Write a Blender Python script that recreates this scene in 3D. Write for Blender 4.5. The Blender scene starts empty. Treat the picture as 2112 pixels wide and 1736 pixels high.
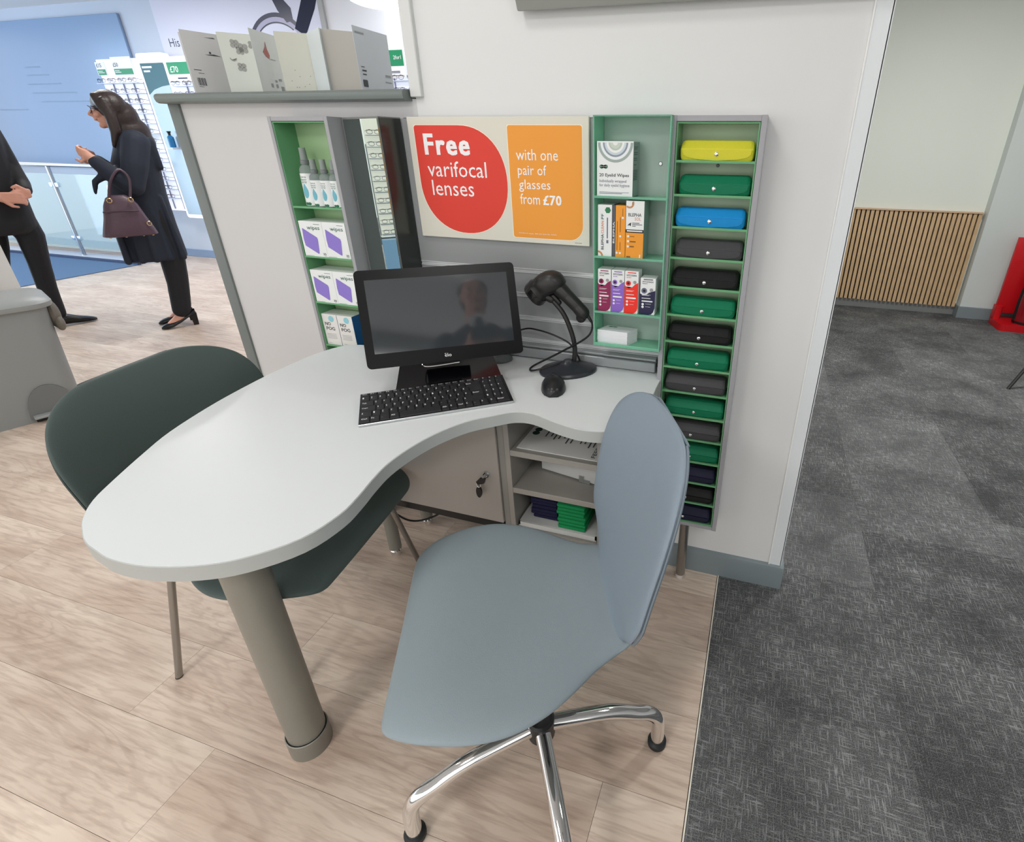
import bpy, bmesh, math, random
from mathutils import Vector, Matrix, Euler
random.seed(7)
PI = math.pi
SC = bpy.context.scene
COL = SC.collection

# ------------------------------------------------------------------ camera, world, lights, exposure
F_PX, PPX, PPY = 1049.85, 1257.32, 791.46
RX = (0.95904353, 0.12962402, -0.25185932)
RY = (0.28306101, -0.40535333, 0.8692325)
RZ = (0.0105814, -0.90492336, -0.425443)
cam_d = bpy.data.cameras.new('camera')
cam = bpy.data.objects.new('camera', cam_d); COL.objects.link(cam)
cam_d.sensor_fit = 'HORIZONTAL'; cam_d.sensor_width = 36.0
cam_d.lens = 36.0 * F_PX / 2112.0
cam_d.shift_x = (1056.0 - PPX) / 2112.0
cam_d.shift_y = (PPY - 868.0) / 2112.0
cam_d.clip_start = 0.02; cam_d.clip_end = 60
M = Matrix(((RX[0], -RX[1], -RX[2], 0), (RY[0], -RY[1], -RY[2], 0), (RZ[0], -RZ[1], -RZ[2], 1.32), (0, 0, 0, 1)))
cam.matrix_world = M
SC.camera = cam
SC.view_settings.view_transform = 'Standard'; SC.view_settings.look = 'None'
SC.view_settings.gamma = 1.0; SC.view_settings.use_curve_mapping = False
SC.view_settings.exposure = 0.0

wd = bpy.data.worlds.new('world'); SC.world = wd; wd.use_nodes = True
wd.node_tree.nodes['Background'].inputs[0].default_value = (1.0, 0.985, 0.96, 1)
wd.node_tree.nodes['Background'].inputs[1].default_value = 1.7  # strong, as fill through the openings added in the front wall

def area(name, loc, size, power, color=(1, 1, 1), rot=(0, 0, 0), sy=None):
    l = bpy.data.lights.new(name, 'AREA'); l.energy = power; l.color = color
    l.shape = 'RECTANGLE' if sy else 'SQUARE'; l.size = size
    if sy: l.size_y = sy
    o = bpy.data.objects.new(name, l); COL.objects.link(o); o.location = loc; o.rotation_euler = rot
    return o
CEIL = 2.62
LIGHTS = [(-0.85, 0.35, 0.4, 7), (0.9, -1.0, 0.6, 22), (-2.9, 0.1, 0.6, 9), (1.15, 3.1, 0.34, 44),
          (-3.4, 2.9, 0.5, 26), (-5.6, 3.4, 0.5, 34), (-1.1, -1.5, 0.6, 30), (1.6, 1.3, 0.4, 12), (-0.9, 2.9, 0.5, 14)]
for i, (x, y, s, p) in enumerate(LIGHTS):
    area('ceiling_lamp_light', (x, y, CEIL - 0.03), s, p, (1.0, 0.985, 0.95))
# daylight from the shop front, far left
area('shopfront_daylight', (-9.6, 2.0, 1.5), 4.2, 150, (0.55, 0.77, 1.0), (0, -PI / 2, 0), 2.2)

# ------------------------------------------------------------------ helpers
def lin(c):
    if isinstance(c, str):
        c = tuple(int(c[i:i + 2], 16) for i in (0, 2, 4))
    return tuple(((v / 255) / 12.92 if v / 255 <= 0.04045 else ((v / 255 + 0.055) / 1.055) ** 2.4) for v in c)
MATS = {}
def mat(name, col='ffffff', rough=0.5, metal=0.0, emit=0, bump=0, bscale=200, alpha=1, trans=0, ior=1.45, spec=0.5, var=0, coat=0):
    if name in MATS: return MATS[name]
    m = bpy.data.materials.new(name); m.use_nodes = True; nt = m.node_tree
    b = nt.nodes['Principled BSDF']; c = lin(col)
    b.inputs['Base Color'].default_value = (*c, 1)
    b.inputs['Roughness'].default_value = rough; b.inputs['Metallic'].default_value = metal
    b.inputs['IOR'].default_value = ior
    b.inputs['Transmission Weight'].default_value = trans; b.inputs['Alpha'].default_value = alpha
    b.inputs['Coat Weight'].default_value = coat; b.inputs['Specular IOR Level'].default_value = spec
    if emit:
        b.inputs['Emission Color'].default_value = (*c, 1); b.inputs['Emission Strength'].default_value = emit
    g = nt.nodes.new('ShaderNodeNewGeometry')
    if bump or var:
        n = nt.nodes.new('ShaderNodeTexNoise'); n.inputs['Scale'].default_value = bscale; n.inputs['Detail'].default_value = 3
        nt.links.new(g.outputs['Position'], n.inputs['Vector'])
    if bump:
        bp = nt.nodes.new('ShaderNodeBump'); bp.inputs['Strength'].default_value = bump; bp.inputs['Distance'].default_value = 0.002
        nt.links.new(n.outputs['Fac'], bp.inputs['Height']); nt.links.new(bp.outputs['Normal'], b.inputs['Normal'])
    if var:
        mx = nt.nodes.new('ShaderNodeMix'); mx.data_type = 'RGBA'
        mx.inputs[6].default_value = (*[v * (1 - var) for v in c], 1); mx.inputs[7].default_value = (*[min(1, v * (1 + var)) for v in c], 1)
        nt.links.new(n.outputs['Fac'], mx.inputs[0]); nt.links.new(mx.outputs[2], b.inputs['Base Color'])
    MATS[name] = m
    return m

def BM(): return bmesh.new()
def box(bm, x0, x1, y0, y1, z0, z1, bev=0, seg=2):
    t = bmesh.new() if bev else bm
    vs = [t.verts.new((x, y, z)) for x in (x0, x1) for y in (y0, y1) for z in (z0, z1)]
    for f in ((0, 1, 3, 2), (4, 6, 7, 5), (0, 4, 5, 1), (2, 3, 7, 6), (0, 2, 6, 4), (1, 5, 7, 3)):
        t.faces.new([vs[i] for i in f])
    if bev:
        bmesh.ops.bevel(t, geom=t.edges[:], offset=bev, segments=seg, affect='EDGES', profile=0.5)
        merge(bm, t)
    return bm
def merge(bm, t, mx=None):
    if mx: bmesh.ops.transform(t, matrix=mx, verts=t.verts)
    me = bpy.data.meshes.new('tmp'); t.to_mesh(me); t.free(); bm.from_mesh(me); bpy.data.meshes.remove(me)
def prism(bm, pts, a0, a1, axis='z'):
    """polygon extruded between a0 and a1 along axis; pts in the remaining two axes (x,y) / (x,z) / (y,z)"""
    def P(p, a):
        return {'z': (p[0], p[1], a), 'y': (p[0], a, p[1]), 'x': (a, p[0], p[1])}[axis]
    A = [bm.verts.new(P(p, a0)) for p in pts]; B = [bm.verts.new(P(p, a1)) for p in pts]
    n = len(pts)
    f1 = bm.faces.new(A[::-1]); f2 = bm.faces.new(B)
    for i in range(n): bm.faces.new((A[i], A[(i + 1) % n], B[(i + 1) % n], B[i]))
    if n > 4: bmesh.ops.triangulate(bm, faces=[f1, f2])
    return bm
def frame_of(d, up=Vector((0, 0, 1))):
    d = d.normalized()
    if abs(d.dot(up)) > 0.98: up = Vector((1, 0, 0))
    a = d.cross(up).normalized(); return a, a.cross(d).normalized()
def tube(bm, pts, r, seg=10, closed=False, cap=True):
    pts = [Vector(p) for p in pts]; n = len(pts); rings = []; pa = None
    for i, p in enumerate(pts):
        if closed: d = pts[(i + 1) % n] - pts[i - 1]
        else: d = pts[min(i + 1, n - 1)] - pts[max(i - 1, 0)]
        d.normalize()
        if pa is None: a, b = frame_of(d)
        else:
            a = (pa - d * pa.dot(d)).normalized(); b = a.cross(d)
        pa = a; rr = r[i] if isinstance(r, (list, tuple)) else r
        rings.append([bm.verts.new(p + (a * math.cos(2 * PI * k / seg) + b * math.sin(2 * PI * k / seg)) * rr) for k in range(seg)])
    for i in range(n if closed else n - 1):
        A, B = rings[i], rings[(i + 1) % n]
        for k in range(seg): bm.faces.new((A[k], A[(k + 1) % seg], B[(k + 1) % seg], B[k]))
    if cap and not closed: bm.faces.new(rings[0][::-1]); bm.faces.new(rings[-1])
    return bm
def lathe(bm, prof, c=(0, 0), seg=24, mx=None, sx=1, sy=1):
    """prof = list of (r, z)"""
    t = bmesh.new() if mx else bm
    rings = []
    for r, z in prof:
        rings.append([t.verts.new((c[0] + sx * max(r, 1e-5) * math.cos(2 * PI * k / seg), c[1] + sy * max(r, 1e-5) * math.sin(2 * PI * k / seg), z)) for k in range(seg)])
    for A, B in zip(rings, rings[1:]):
        for k in range(seg): t.faces.new((A[k], A[(k + 1) % seg], B[(k + 1) % seg], B[k]))
    t.faces.new(rings[0][::-1]); t.faces.new(rings[-1])
    if mx: merge(bm, t, mx)
    return bm
def loft(bm, rings, cap=True):
    R = [[bm.verts.new(p) for p in r] for r in rings]; n = len(R[0])
    for A, B in zip(R, R[1:]):
        for k in range(n): bm.faces.new((A[k], A[(k + 1) % n], B[(k + 1) % n], B[k]))
    if cap: bm.faces.new(R[0][::-1]); bm.faces.new(R[-1])
    return bm
def ellip(bm, c, r, rot=None, seg=16, rings=10):
    t = bmesh.new(); bmesh.ops.create_uvsphere(t, u_segments=seg, v_segments=rings, radius=1)
    mx = Matrix.Translation(Vector(c)) @ (rot.to_matrix().to_4x4() if rot else Matrix()) @ Matrix.Diagonal((*r, 1))
    merge(bm, t, mx); return bm
def capsule(bm, a, b, ra, rb, seg=12):
    a, b = Vector(a), Vector(b); d = b - a; L = d.length
    if L < 1e-6: return bm
    dn = d / L; pts = []; rr = []
    for k in range(4): 
        th = PI / 2 * (1 - k / 4); pts.append(a - dn * ra * math.sin(th)); rr.append(max(ra * math.cos(th), 0.0004))
    pts.append(a); rr.append(ra); pts.append(b); rr.append(rb)
    for k in range(1, 5):
        th = PI / 2 * k / 4; pts.append(b + dn * rb * math.sin(th)); rr.append(max(rb * math.cos(th), 0.0004))
    tube(bm, pts, rr, seg); return bm
def chain(bm, pts, rad, seg=12):
    for i in range(len(pts) - 1): capsule(bm, pts[i], pts[i + 1], rad[i], rad[i + 1], seg)
    return bm

def link(o, parent=None):
    COL.objects.link(o)
    if parent: o.parent = parent
    return o
def tag(o, label=None, cat=None, group=None, kind=None):
    if label: o['label'] = label
    if cat: o['category'] = cat
    if group: o['group'] = group
    if kind: o['kind'] = kind
    return o
def thing(name, label, cat, loc=(0, 0, 0), rz=0, group=None):
    o = bpy.data.objects.new(name, None); o.empty_display_size = 0.05
    COL.objects.link(o); o.location = loc; o.rotation_euler = (0, 0, rz)
    return tag(o, label, cat, group)
def wmat(o):
    m = Matrix.Translation(o.location) @ o.rotation_euler.to_matrix().to_4x4() @ Matrix.Diagonal((*o.scale, 1))
    return wmat(o.parent) @ m if o.parent else m
def part(name, bm, m, parent=None, world=True, smooth=True, ang=35, label=None):
    """links bm as ONE mesh object; with world=True the coordinates are world ones"""
    if parent and world:
        bmesh.ops.transform(bm, matrix=wmat(parent).inverted(), verts=bm.verts)
    bmesh.ops.recalc_face_normals(bm, faces=bm.faces)
    me = bpy.data.meshes.new(name)
    if smooth:
        for f in bm.faces: f.smooth = True
        ca = math.radians(ang)
        for e in bm.edges:
            if len(e.link_faces) == 2:
                if e.calc_face_angle(0) > ca: e.smooth = False
    bm.to_mesh(me); bm.free()
    if m: me.materials.append(m)
    o = bpy.data.objects.new(name, me); link(o, parent)
    if label: o['label'] = label
    return o
def struct(name, bm, m, parent=None, label=None):
    o = part(name, bm, m, parent)
    if not parent:
        o['kind'] = 'structure'
        if label: o['label'] = label
    return o
def single(name, bm, m, label, cat, group=None, smooth=True):
    o = part(name, bm, m, None, smooth=smooth); return tag(o, label, cat, group)
def dup(o, parent=None, loc=None, rz=None, label=None):
    c = o.copy(); COL.objects.link(c); c.parent = parent
    if loc is not None: c.location = loc
    if rz is not None: c.rotation_euler = (0, 0, rz)
    if label: c['label'] = label
    for ch in list(o.children): dup(ch, c)
    return c
def spl(pts, n=8, closed=True):
    out = []; N = len(pts)
    for i in range(N if closed else N - 1):
        g = (lambda k: pts[k % N]) if closed else (lambda k: pts[min(max(k, 0), N - 1)])
        p0, p1, p2, p3 = g(i - 1), g(i), g(i + 1), g(i + 2)
        for j in range(n):
            t = j / n
            out.append(tuple(0.5 * (2 * b + (c - a) * t + (2 * a - 5 * b + 4 * c - d) * t * t + (3 * b - a - 3 * c + d) * t ** 3) for a, b, c, d in zip(p0, p1, p2, p3)))
    if not closed: out.append(tuple(pts[-1]))
    return out

# text as mesh: a box (w,h) to fill, in a local frame u (right), v (up), n (out)
def text_bm(bm, s, org, u, v, w=None, h=None, bold=0.0, th=0.0004, align='l', slant=0, heavy=0, space=1):
    cu = bpy.data.curves.new('t', 'FONT'); cu.body = s; cu.size = 1; cu.resolution_u = 2; cu.offset = min(bold, .012)
    cu.space_character = space
    ob = bpy.data.objects.new('t', cu); COL.objects.link(ob)
    dg = bpy.context.evaluated_depsgraph_get(); me = bpy.data.meshes.new_from_object(ob.evaluated_get(dg))
    bpy.data.objects.remove(ob); bpy.data.curves.remove(cu)
    if not len(me.vertices): return bm
    xs = [p.co.x for p in me.vertices]; ys = [p.co.y for p in me.vertices]
    x0, x1, y0, y1 = min(xs), max(xs), min(ys), max(ys)
    if h and not w: k = h / (y1 - y0); kx = k
    elif w and not h: kx = w / (x1 - x0); k = kx
    else: kx = w / (x1 - x0); k = h / (y1 - y0)
    W = (x1 - x0) * kx
    off = {'l': 0, 'c': -W / 2, 'r': -W}[align]
    u, v, org = Vector(u).normalized(), Vector(v).normalized(), Vector(org); n = u.cross(v)
    offs = [(0, 0)]
    if heavy: offs = [(dx * heavy, dy * heavy * .6) for dx in (-1, -.5, 0, .5, 1) for dy in (-1, 0, 1)]
    for i, (dx, dy) in enumerate(offs):
        t = bmesh.new(); t.from_mesh(me)
        for p in t.verts: p.co = org + u * ((p.co.x - x0) * kx + off + dx) + v * ((p.co.y - y0) * k + dy) + n * (th + i * 1e-5)
        merge(bm, t)
    bpy.data.meshes.remove(me); return bm
def flat(bm, pts, org, u, v, th=0.0003):
    """flat polygon print in frame (u,v)"""
    u, v, org = Vector(u).normalized(), Vector(v).normalized(), Vector(org); n = u.cross(v)
    f = bm.faces.new([bm.verts.new(org + u * a + v * b + n * th) for a, b in pts])
    if len(pts) > 4: bmesh.ops.triangulate(bm, faces=[f])
    return bm
def circ(cx, cy, r, n=20, ry=None, a0=0, a1=2 * PI):
    full = abs(a1 - a0 - 2 * PI) < 1e-6
    return [(cx + r * math.cos(a0 + (a1 - a0) * k / (n if full else n - 1)), cy + (ry or r) * math.sin(a0 + (a1 - a0) * k / (n if full else n - 1))) for k in range(n)]
def rrect(x0, x1, y0, y1, r=0.002, n=4, rs=None):
    rs = rs or (r, r, r, r); out = []
    for (cx, cy, a), q in zip(((x1, y1, 0), (x0, y1, 90), (x0, y0, 180), (x1, y0, 270)), rs):
        sx = -1 if cx == x1 else 1; sy = -1 if cy == y1 else 1
        for k in range(n + 1):
            t = math.radians(a + 90 * k / n); out.append((cx + sx * q + q * math.cos(t), cy + sy * q + q * math.sin(t)))
    return out
def bars(bm, rows, org, u, v, th=0.0004):
    """unreadable small print as thin bars: rows = (x0, x1, y, h)"""
    for x0, x1, y, h in rows: flat(bm, [(x0, y), (x1, y), (x1, y + h), (x0, y + h)], org, u, v, th)
    return bm
U, V = (1, 0, 0), (0, 0, 1)          # a face that looks towards -y
def logo(parent, x, z, w, org_y):
    """small green double-oval emblem"""
    bm = BM(); h = w * 0.42
    for cx in (x + h * 0.62, x + w - h * 0.62): flat(bm, circ(cx, z, h * 0.6, 18, h * 0.5), (0, org_y, 0), U, V, 0.0004)
    flat(bm, [(x + h * .6, z - h * .36), (x + w - h * .6, z - h * .36), (x + w - h * .6, z + h * .36), (x + h * .6, z + h * .36)], (0, org_y, 0), U, V, 0.0004)
    part('emblem', bm, mat('logo_green', '0b6b45', .5), parent, smooth=False)
    bm = text_bm(BM(), 'Specsavers', (x + w * .08, org_y, z - h * .12), U, V, w * .84, h * .26, .01, 0.0007)
    part('lettering', bm, mat('print_white', 'f2f4f2', .5), parent, smooth=False)

# ------------------------------------------------------------------ wall, floor, room materials
m_wall = mat('wall_paint', 'e2e3e3', .75, bump=.05, bscale=90)
m_wall_far = mat('far_wall_paint', 'dfe4dc', .8, bump=.05, bscale=60)
m_shopwall = mat('shop_wall_bluelit', 'c0cbdb', .6)  # white wall, blue daylight tint put into the base colour
m_ceil = mat('ceiling_paint', 'e2e2e2', .8)
m_base = mat('grey_skirting', '7f8a8e', .45)
m_grey = mat('grey_laminate', '9a9b9e', .4)
m_greyd = mat('grey_laminate_dark', '7d807f', .4)
m_alu = mat('aluminium', 'c9ccce', .3, .9)
m_chrome = mat('chrome', 'e4e4e4', .07, 1)
m_black = mat('black_plastic', '17181a', .35)
m_white = mat('white_laminate', 'dde2e4', .36, spec=.5)

def wood_floor():
    m = bpy.data.materials.new('oak_plank'); m.use_nodes = True; nt = m.node_tree; N = nt.nodes; L = nt.links
    b = N['Principled BSDF']; g = N.new('ShaderNodeNewGeometry'); oi = N.new('ShaderNodeObjectInfo')
    ad = N.new('ShaderNodeVectorMath'); ad.operation = 'MULTIPLY_ADD'
    cmb = N.new('ShaderNodeCombineXYZ')
    for i in range(3): L.new(oi.outputs['Random'], cmb.inputs[i])
    L.new(cmb.outputs[0], ad.inputs[0]); ad.inputs[1].default_value = (17, 9, 5); L.new(g.outputs['Position'], ad.inputs[2])
    sc = N.new('ShaderNodeVectorMath'); sc.operation = 'MULTIPLY'; sc.inputs[1].default_value = (1.5, 9.0, 1); L.new(ad.outputs[0], sc.inputs[0])
    n1 = N.new('ShaderNodeTexNoise'); n1.inputs['Scale'].default_value = 1.0; n1.inputs['Detail'].default_value = 4; n1.inputs['Distortion'].default_value = .7
    L.new(sc.outputs[0], n1.inputs['Vector'])
    # growth rings: sine of the noise value
    rg = N.new('ShaderNodeMath'); rg.operation = 'MULTIPLY'; rg.inputs[1].default_value = 62; L.new(n1.outputs['Fac'], rg.inputs[0])
    sn = N.new('ShaderNodeMath'); sn.operation = 'SINE'; L.new(rg.outputs[0], sn.inputs[0])
    n2 = N.new('ShaderNodeTexNoise'); n2.inputs['Scale'].default_value = 1; n2.inputs['Detail'].default_value = 6; n2.inputs['Roughness'].default_value = .65
    s2 = N.new('ShaderNodeVectorMath'); s2.operation = 'MULTIPLY'; s2.inputs[1].default_value = (7, 90, 1); L.new(ad.outputs[0], s2.inputs[0]); L.new(s2.outputs[0], n2.inputs['Vector'])
    n3 = N.new('ShaderNodeTexNoise'); n3.inputs['Scale'].default_value = 1; n3.inputs['Detail'].default_value = 2
    s3 = N.new('ShaderNodeVectorMath'); s3.operation = 'MULTIPLY'; s3.inputs[1].default_value = (2.2, 6, 1); L.new(ad.outputs[0], s3.inputs[0]); L.new(s3.outputs[0], n3.inputs['Vector'])
    def ramp(a, ca, bb, cb, src):
        r = N.new('ShaderNodeValToRGB'); r.color_ramp.elements[0].position = a; r.color_ramp.elements[0].color = (*lin(ca), 1)
        r.color_ramp.elements[1].position = bb; r.color_ramp.elements[1].color = (*lin(cb), 1); L.new(src, r.inputs[0]); return r
    base = ramp(.32, 'cbb6a6', .68, 'e4d4c4', n3.outputs['Fac'])
    def mix(f, a, bcol, mode='MULTIPLY'):
        x = N.new('ShaderNodeMix'); x.data_type = 'RGBA'; x.blend_type = mode; L.new(a, x.inputs[6])
        if isinstance(bcol, tuple): x.inputs[7].default_value = bcol
        else: L.new(bcol, x.inputs[7])
        if isinstance(f, float): x.inputs[0].default_value = f
        else: L.new(f, x.inputs[0])
        return x.outputs[2]
    mr = N.new('ShaderNodeMapRange'); mr.inputs[1].default_value = .1; mr.inputs[2].default_value = 1; mr.inputs[3].default_value = 0; mr.inputs[4].default_value = .16; L.new(sn.outputs[0], mr.inputs[0])
    c = mix(mr.outputs[0], base.outputs[0], (*lin('8f6f62'), 1), 'MULTIPLY')
    m2 = N.new('ShaderNodeMapRange'); m2.inputs[1].default_value = .45; m2.inputs[2].default_value = .75; m2.inputs[3].default_value = 0; m2.inputs[4].default_value = .45; L.new(n2.outputs['Fac'], m2.inputs[0])
    c = mix(m2.outputs[0], c, (*lin('a08474'), 1), 'MULTIPLY')
    hs = N.new('ShaderNodeHueSaturation'); L.new(c, hs.inputs['Color'])
    mv = N.new('ShaderNodeMapRange'); mv.inputs[3].default_value = .95; mv.inputs[4].default_value = 1.06; L.new(oi.outputs['Random'], mv.inputs[0]); L.new(mv.outputs[0], hs.inputs['Value'])
    L.new(hs.outputs[0], b.inputs['Base Color']); b.inputs['Roughness'].default_value = .42
    bp = N.new('ShaderNodeBump'); bp.inputs['Strength'].default_value = .08; bp.inputs['Distance'].default_value = .001; L.new(n2.outputs['Fac'], bp.inputs['Height']); L.new(bp.outputs[0], b.inputs['Normal'])
    return m
def carpet_mat():
    m = bpy.data.materials.new('carpet_weave'); m.use_nodes = True; nt = m.node_tree; N = nt.nodes; L = nt.links
    b = N['Principled BSDF']; g = N.new('ShaderNodeNewGeometry'); oi = N.new('ShaderNodeObjectInfo')
    def nz(scale, det=3, rough=.6, dist=0):
        s = N.new('ShaderNodeVectorMath'); s.operation = 'MULTIPLY'; s.inputs[1].default_value = scale; L.new(g.outputs['Position'], s.inputs[0])
        n = N.new('ShaderNodeTexNoise'); n.inputs['Scale'].default_value = 1; n.inputs['Detail'].default_value = det; n.inputs['Roughness'].default_value = rough; n.inputs['Distortion'].default_value = dist
        L.new(s.outputs[0], n.inputs['Vector']); return n.outputs['Fac']
    def mp(src, a, bb, c, d):
        r = N.new('ShaderNodeMapRange'); r.inputs[1].default_value = a; r.inputs[2].default_value = bb; r.inputs[3].default_value = c; r.inputs[4].default_value = d; L.new(src, r.inputs[0]); return r.outputs[0]
    def op(o, a, bb):
        x = N.new('ShaderNodeMath'); x.operation = o
        for i, q in enumerate((a, bb)):
            if isinstance(q, (int, float)): x.inputs[i].default_value = q
            else: L.new(q, x.inputs[i])
        return x.outputs[0]
    v = mp(nz((24, 300, 1), 2), .53, .68, 0, 1); h = mp(nz((300, 24, 1), 2), .53, .68, 0, 1)
    lines = op('MAXIMUM', v, h)
    patch = mp(nz((4, 4, 1), 3, .6, .2), .3, .7, .25, 1)
    pile = mp(nz((420, 420, 1), 2), .3, .7, -.16, .16)
    val = op('ADD', op('MULTIPLY', lines, op('MULTIPLY', patch, .5)), op('ADD', pile, op('MULTIPLY', patch, .17)))
    val = op('ADD', val, mp(oi.outputs['Random'], 0, 1, -.06, .08))
    r = N.new('ShaderNodeValToRGB'); r.color_ramp.elements[0].position = -.0; r.color_ramp.elements[0].color = (*lin('3c3d3e'), 1)
    r.color_ramp.elements[1].position = .8; r.color_ramp.elements[1].color = (*lin('a9abac'), 1); L.new(val, r.inputs[0])
    L.new(r.outputs[0], b.inputs['Base Color']); b.inputs['Roughness'].default_value = .95; b.inputs['Specular IOR Level'].default_value = .1
    bp = N.new('ShaderNodeBump'); bp.inputs['Strength'].default_value = .5; bp.inputs['Distance'].default_value = .002; L.new(val, bp.inputs['Height']); L.new(bp.outputs[0], b.inputs['Normal'])
    return m

# ------------------------------------------------------------------ floor
WY = 1.356                                # front face of the back wall
fl = struct('floor', box(BM(), -10.5, 5.2, -3.0, 6.6, -0.06, -0.004), mat('subfloor', '4c4540', .9), label='shop floor, oak-look planks on the left and grey carpet tiles on the right')
mw = wood_floor()
PW, PL = 0.2, 1.2
def plank_mesh(l, w):
    bm = box(BM(), 0, l - .0008, 0, w - .0008, -.004, 0)
    me = bpy.data.meshes.new('plank'); bm.to_mesh(me); bm.free(); me.materials.append(mw); return me
meshes = {}
far_bm = BM()
row = 0; y = 0.04 - 7 * PW
while y < 6.0:
    off = {0.84: -1.12, 0.64: -1.12, 0.44: -1.39, 0.24: -1.10}.get(round(y + 0.0, 2), None)
    yk = round(y, 2)
    off = {0.64: -1.12, 0.44: -1.39, 0.24: -1.10, 0.84: -0.62}.get(yk, -(random.random() * 1.2))
    xs = [0.0]
    x = off
    while x < -0.05: x += PL
    x -= PL
    while x > -7.4 if yk > 2.9 else x > -6.6: xs.append(x); x -= PL
    xs.append(x)
    for a, b2 in zip(xs[1:], xs[:-1]):
        a_, b_ = a, b2
        if b_ - a_ < .02: continue
        near = (yk < 4.6 and a_ > -7.8)
        if near:
            k = round(b_ - a_, 3)
            if k not in meshes: meshes[k] = plank_mesh(k, PW)
            o = bpy.data.objects.new('plank', meshes[k]); o.location = (a_, y, 0); link(o, fl)
        else: box(far_bm, a_, b_ - .001, y, y + PW - .001, -.004, 0)
    y += PW; row += 1
box(far_bm, -10.4, -7.3, 4.24, 6.5, -.004, -.0002)
o = part('far_planking', far_bm, mw, fl); o['kind'] = 'stuff'
mc = carpet_mat()
cm = {}
col = 0; x = 0.005
while x < 4.6:
    yy = -3.0 + (.43 if col % 2 == 0 else .23)
    while yy < 6.4:
        w = .5
        if w not in cm:
            bm = box(BM(), 0, .4995, 0, .4995, -.004, .001); me = bpy.data.meshes.new('carpet_tile'); bm.to_mesh(me); bm.free(); me.materials.append(mc); cm[w] = me
        o = bpy.data.objects.new('carpet_tile', cm[w]); o.location = (x, yy, 0); link(o, fl); yy += .5
    x += .5; col += 1
part('edge_strip', box(BM(), .001, .0045, -3, 1.345, -.004, .0026), mat('edge_metal', 'ece6da', .4), fl)
# blue entrance mat
def mat_carpet_blue():
    return mat('blue_mat', '587698', .9, bump=.6, bscale=300, var=.25)
single('entrance_mat', box(BM(), -10.2, -6.88, 1.2, 4.12, .0005, .008, .003, 1), mat_carpet_blue(), 'blue entrance mat behind the man by the glass balustrade', 'mat')

# ------------------------------------------------------------------ walls
OX, OZ = -0.945, 1.43       # opening above the ledge: x < OX, z > OZ
bm = BM()
box(bm, OX + .0, 0.19, WY, WY + .13, 0, CEIL)
struct('wall_back', bm, m_wall, label='white partition wall behind the desk')
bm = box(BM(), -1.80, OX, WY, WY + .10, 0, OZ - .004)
struct('wall_left', bm, mat('partition_shaded', 'cdcdce', .6), label='low white partition left of the desk')  # white partition, its local shading put into a darker grey
# corner guard on the wall end
bm = BM(); box(bm, .157, .193, WY - .003, WY + .001, .085, CEIL, .001, 1); box(bm, .19, .194, WY - .003, WY + .14, .085, CEIL)
struct('trim_1', bm, mat('corner_guard', 'e6ebee', .35))
bm = box(BM(), .1545, .1575, WY - .0055, WY, .085, CEIL)
struct('trim_2', bm, mat('corner_bead', 'f5f6f4', .3))
# window-opening trim right of the ledge
bm = BM(); box(bm, -.953, -.919, WY - .014, WY + .13, OZ - .001, CEIL, .002, 1)
struct('trim_3', bm, mat('opening_trim', 'dcdedd', .5))
# grey edge trim of the low partition
bm = box(BM(), -1.845, -1.80, WY - .008, WY + .11, 0, OZ - .004, .003)
struct('trim_4', bm, mat('edge_trim_grey', '737a79', .4))
# skirting
def skirt(name, x0, x1, yf, d=.015, h=.08, z0=0):
    bm = prism(BM(), [(yf, z0), (yf, z0 + h - .012), (yf + .004, z0 + h - .002), (yf + d, z0 + h), (yf + d, z0)], x0, x1, 'x')
    return struct(name, bm, m_base)
bm = prism(BM(), [(1.341, .0), (1.341, .074), (1.345, .086), (1.357, .091), (1.357, .0)], -.9, .203, 'x')
box(bm, .193, .203, 1.356, WY + .145, 0, .086)
struct('baseboard_back', bm, m_base)
skirt('baseboard_left', -1.80, -.9, 1.341)
# far right room: recessed wall with slats, projecting wall on its right
struct('wall_far', box(BM(), -.3, 1.72, 5.0, 5.15, 0, CEIL), m_wall_far, label='pale far wall at the end of the carpeted corridor')
struct('wall_right', box(BM(), 1.69, 4.6, 4.905, 5.15, 0, CEIL), mat('right_wall_paint', 'cfd6d4', .8, bump=.05, bscale=60), label='white wall with the red fire point')
struct('baseboard_far', box(BM(), -.3, 1.69, 4.985, 5.0, 0, .075, .002, 1), m_greyd)
bm = BM(); box(bm, 1.678, 4.6, 4.888, 4.905, 0, .1, .003, 1); box(bm, 1.678, 1.69, 4.90, 5.0, 0, .1)
struct('baseboard_right', bm, m_base)
struct('wall_side', box(BM(), 4.6, 4.75, -3, 5.2, 0, CEIL), m_wall)
bm = BM(); box(bm, -10.5, 4.75, -3.15, -3.0, 0, .25); box(bm, -10.5, 4.75, -3.15, -3.0, 2.45, CEIL)  # openings added to let world light in as frontal fill
for x in (-10.5, -7.6, -4.7, -1.8, 1.1, 4.0): box(bm, x, x + .12, -3.15, -3.0, .25, 2.45)
struct('wall_front', bm, mat('front_wall_paint', 'c5c8c6', .8), label='unseen front wall behind the viewer, openings added for fill light')
struct('ceiling', box(BM(), -10.5, 4.75, -3.1, 6.6, CEIL, CEIL + .1), m_ceil)
# shop back wall on the left
SY = 4.72
bm = BM(); box(bm, -10.5, -.4, SY, SY + .12, 0, CEIL)
struct('wall_shop', bm, m_shopwall, label='blue-lit white shop wall behind the woman')
struct('baseboard_shop', box(BM(), -10.5, -.4, SY - .014, SY, 0, .09, .003, 1), mat('blue_grey_skirting', '7f95b4', .5))
struct('wall_mid', box(BM(), -.4, -.25, WY + .6, 5.1, 0, CEIL), m_wall)
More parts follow.
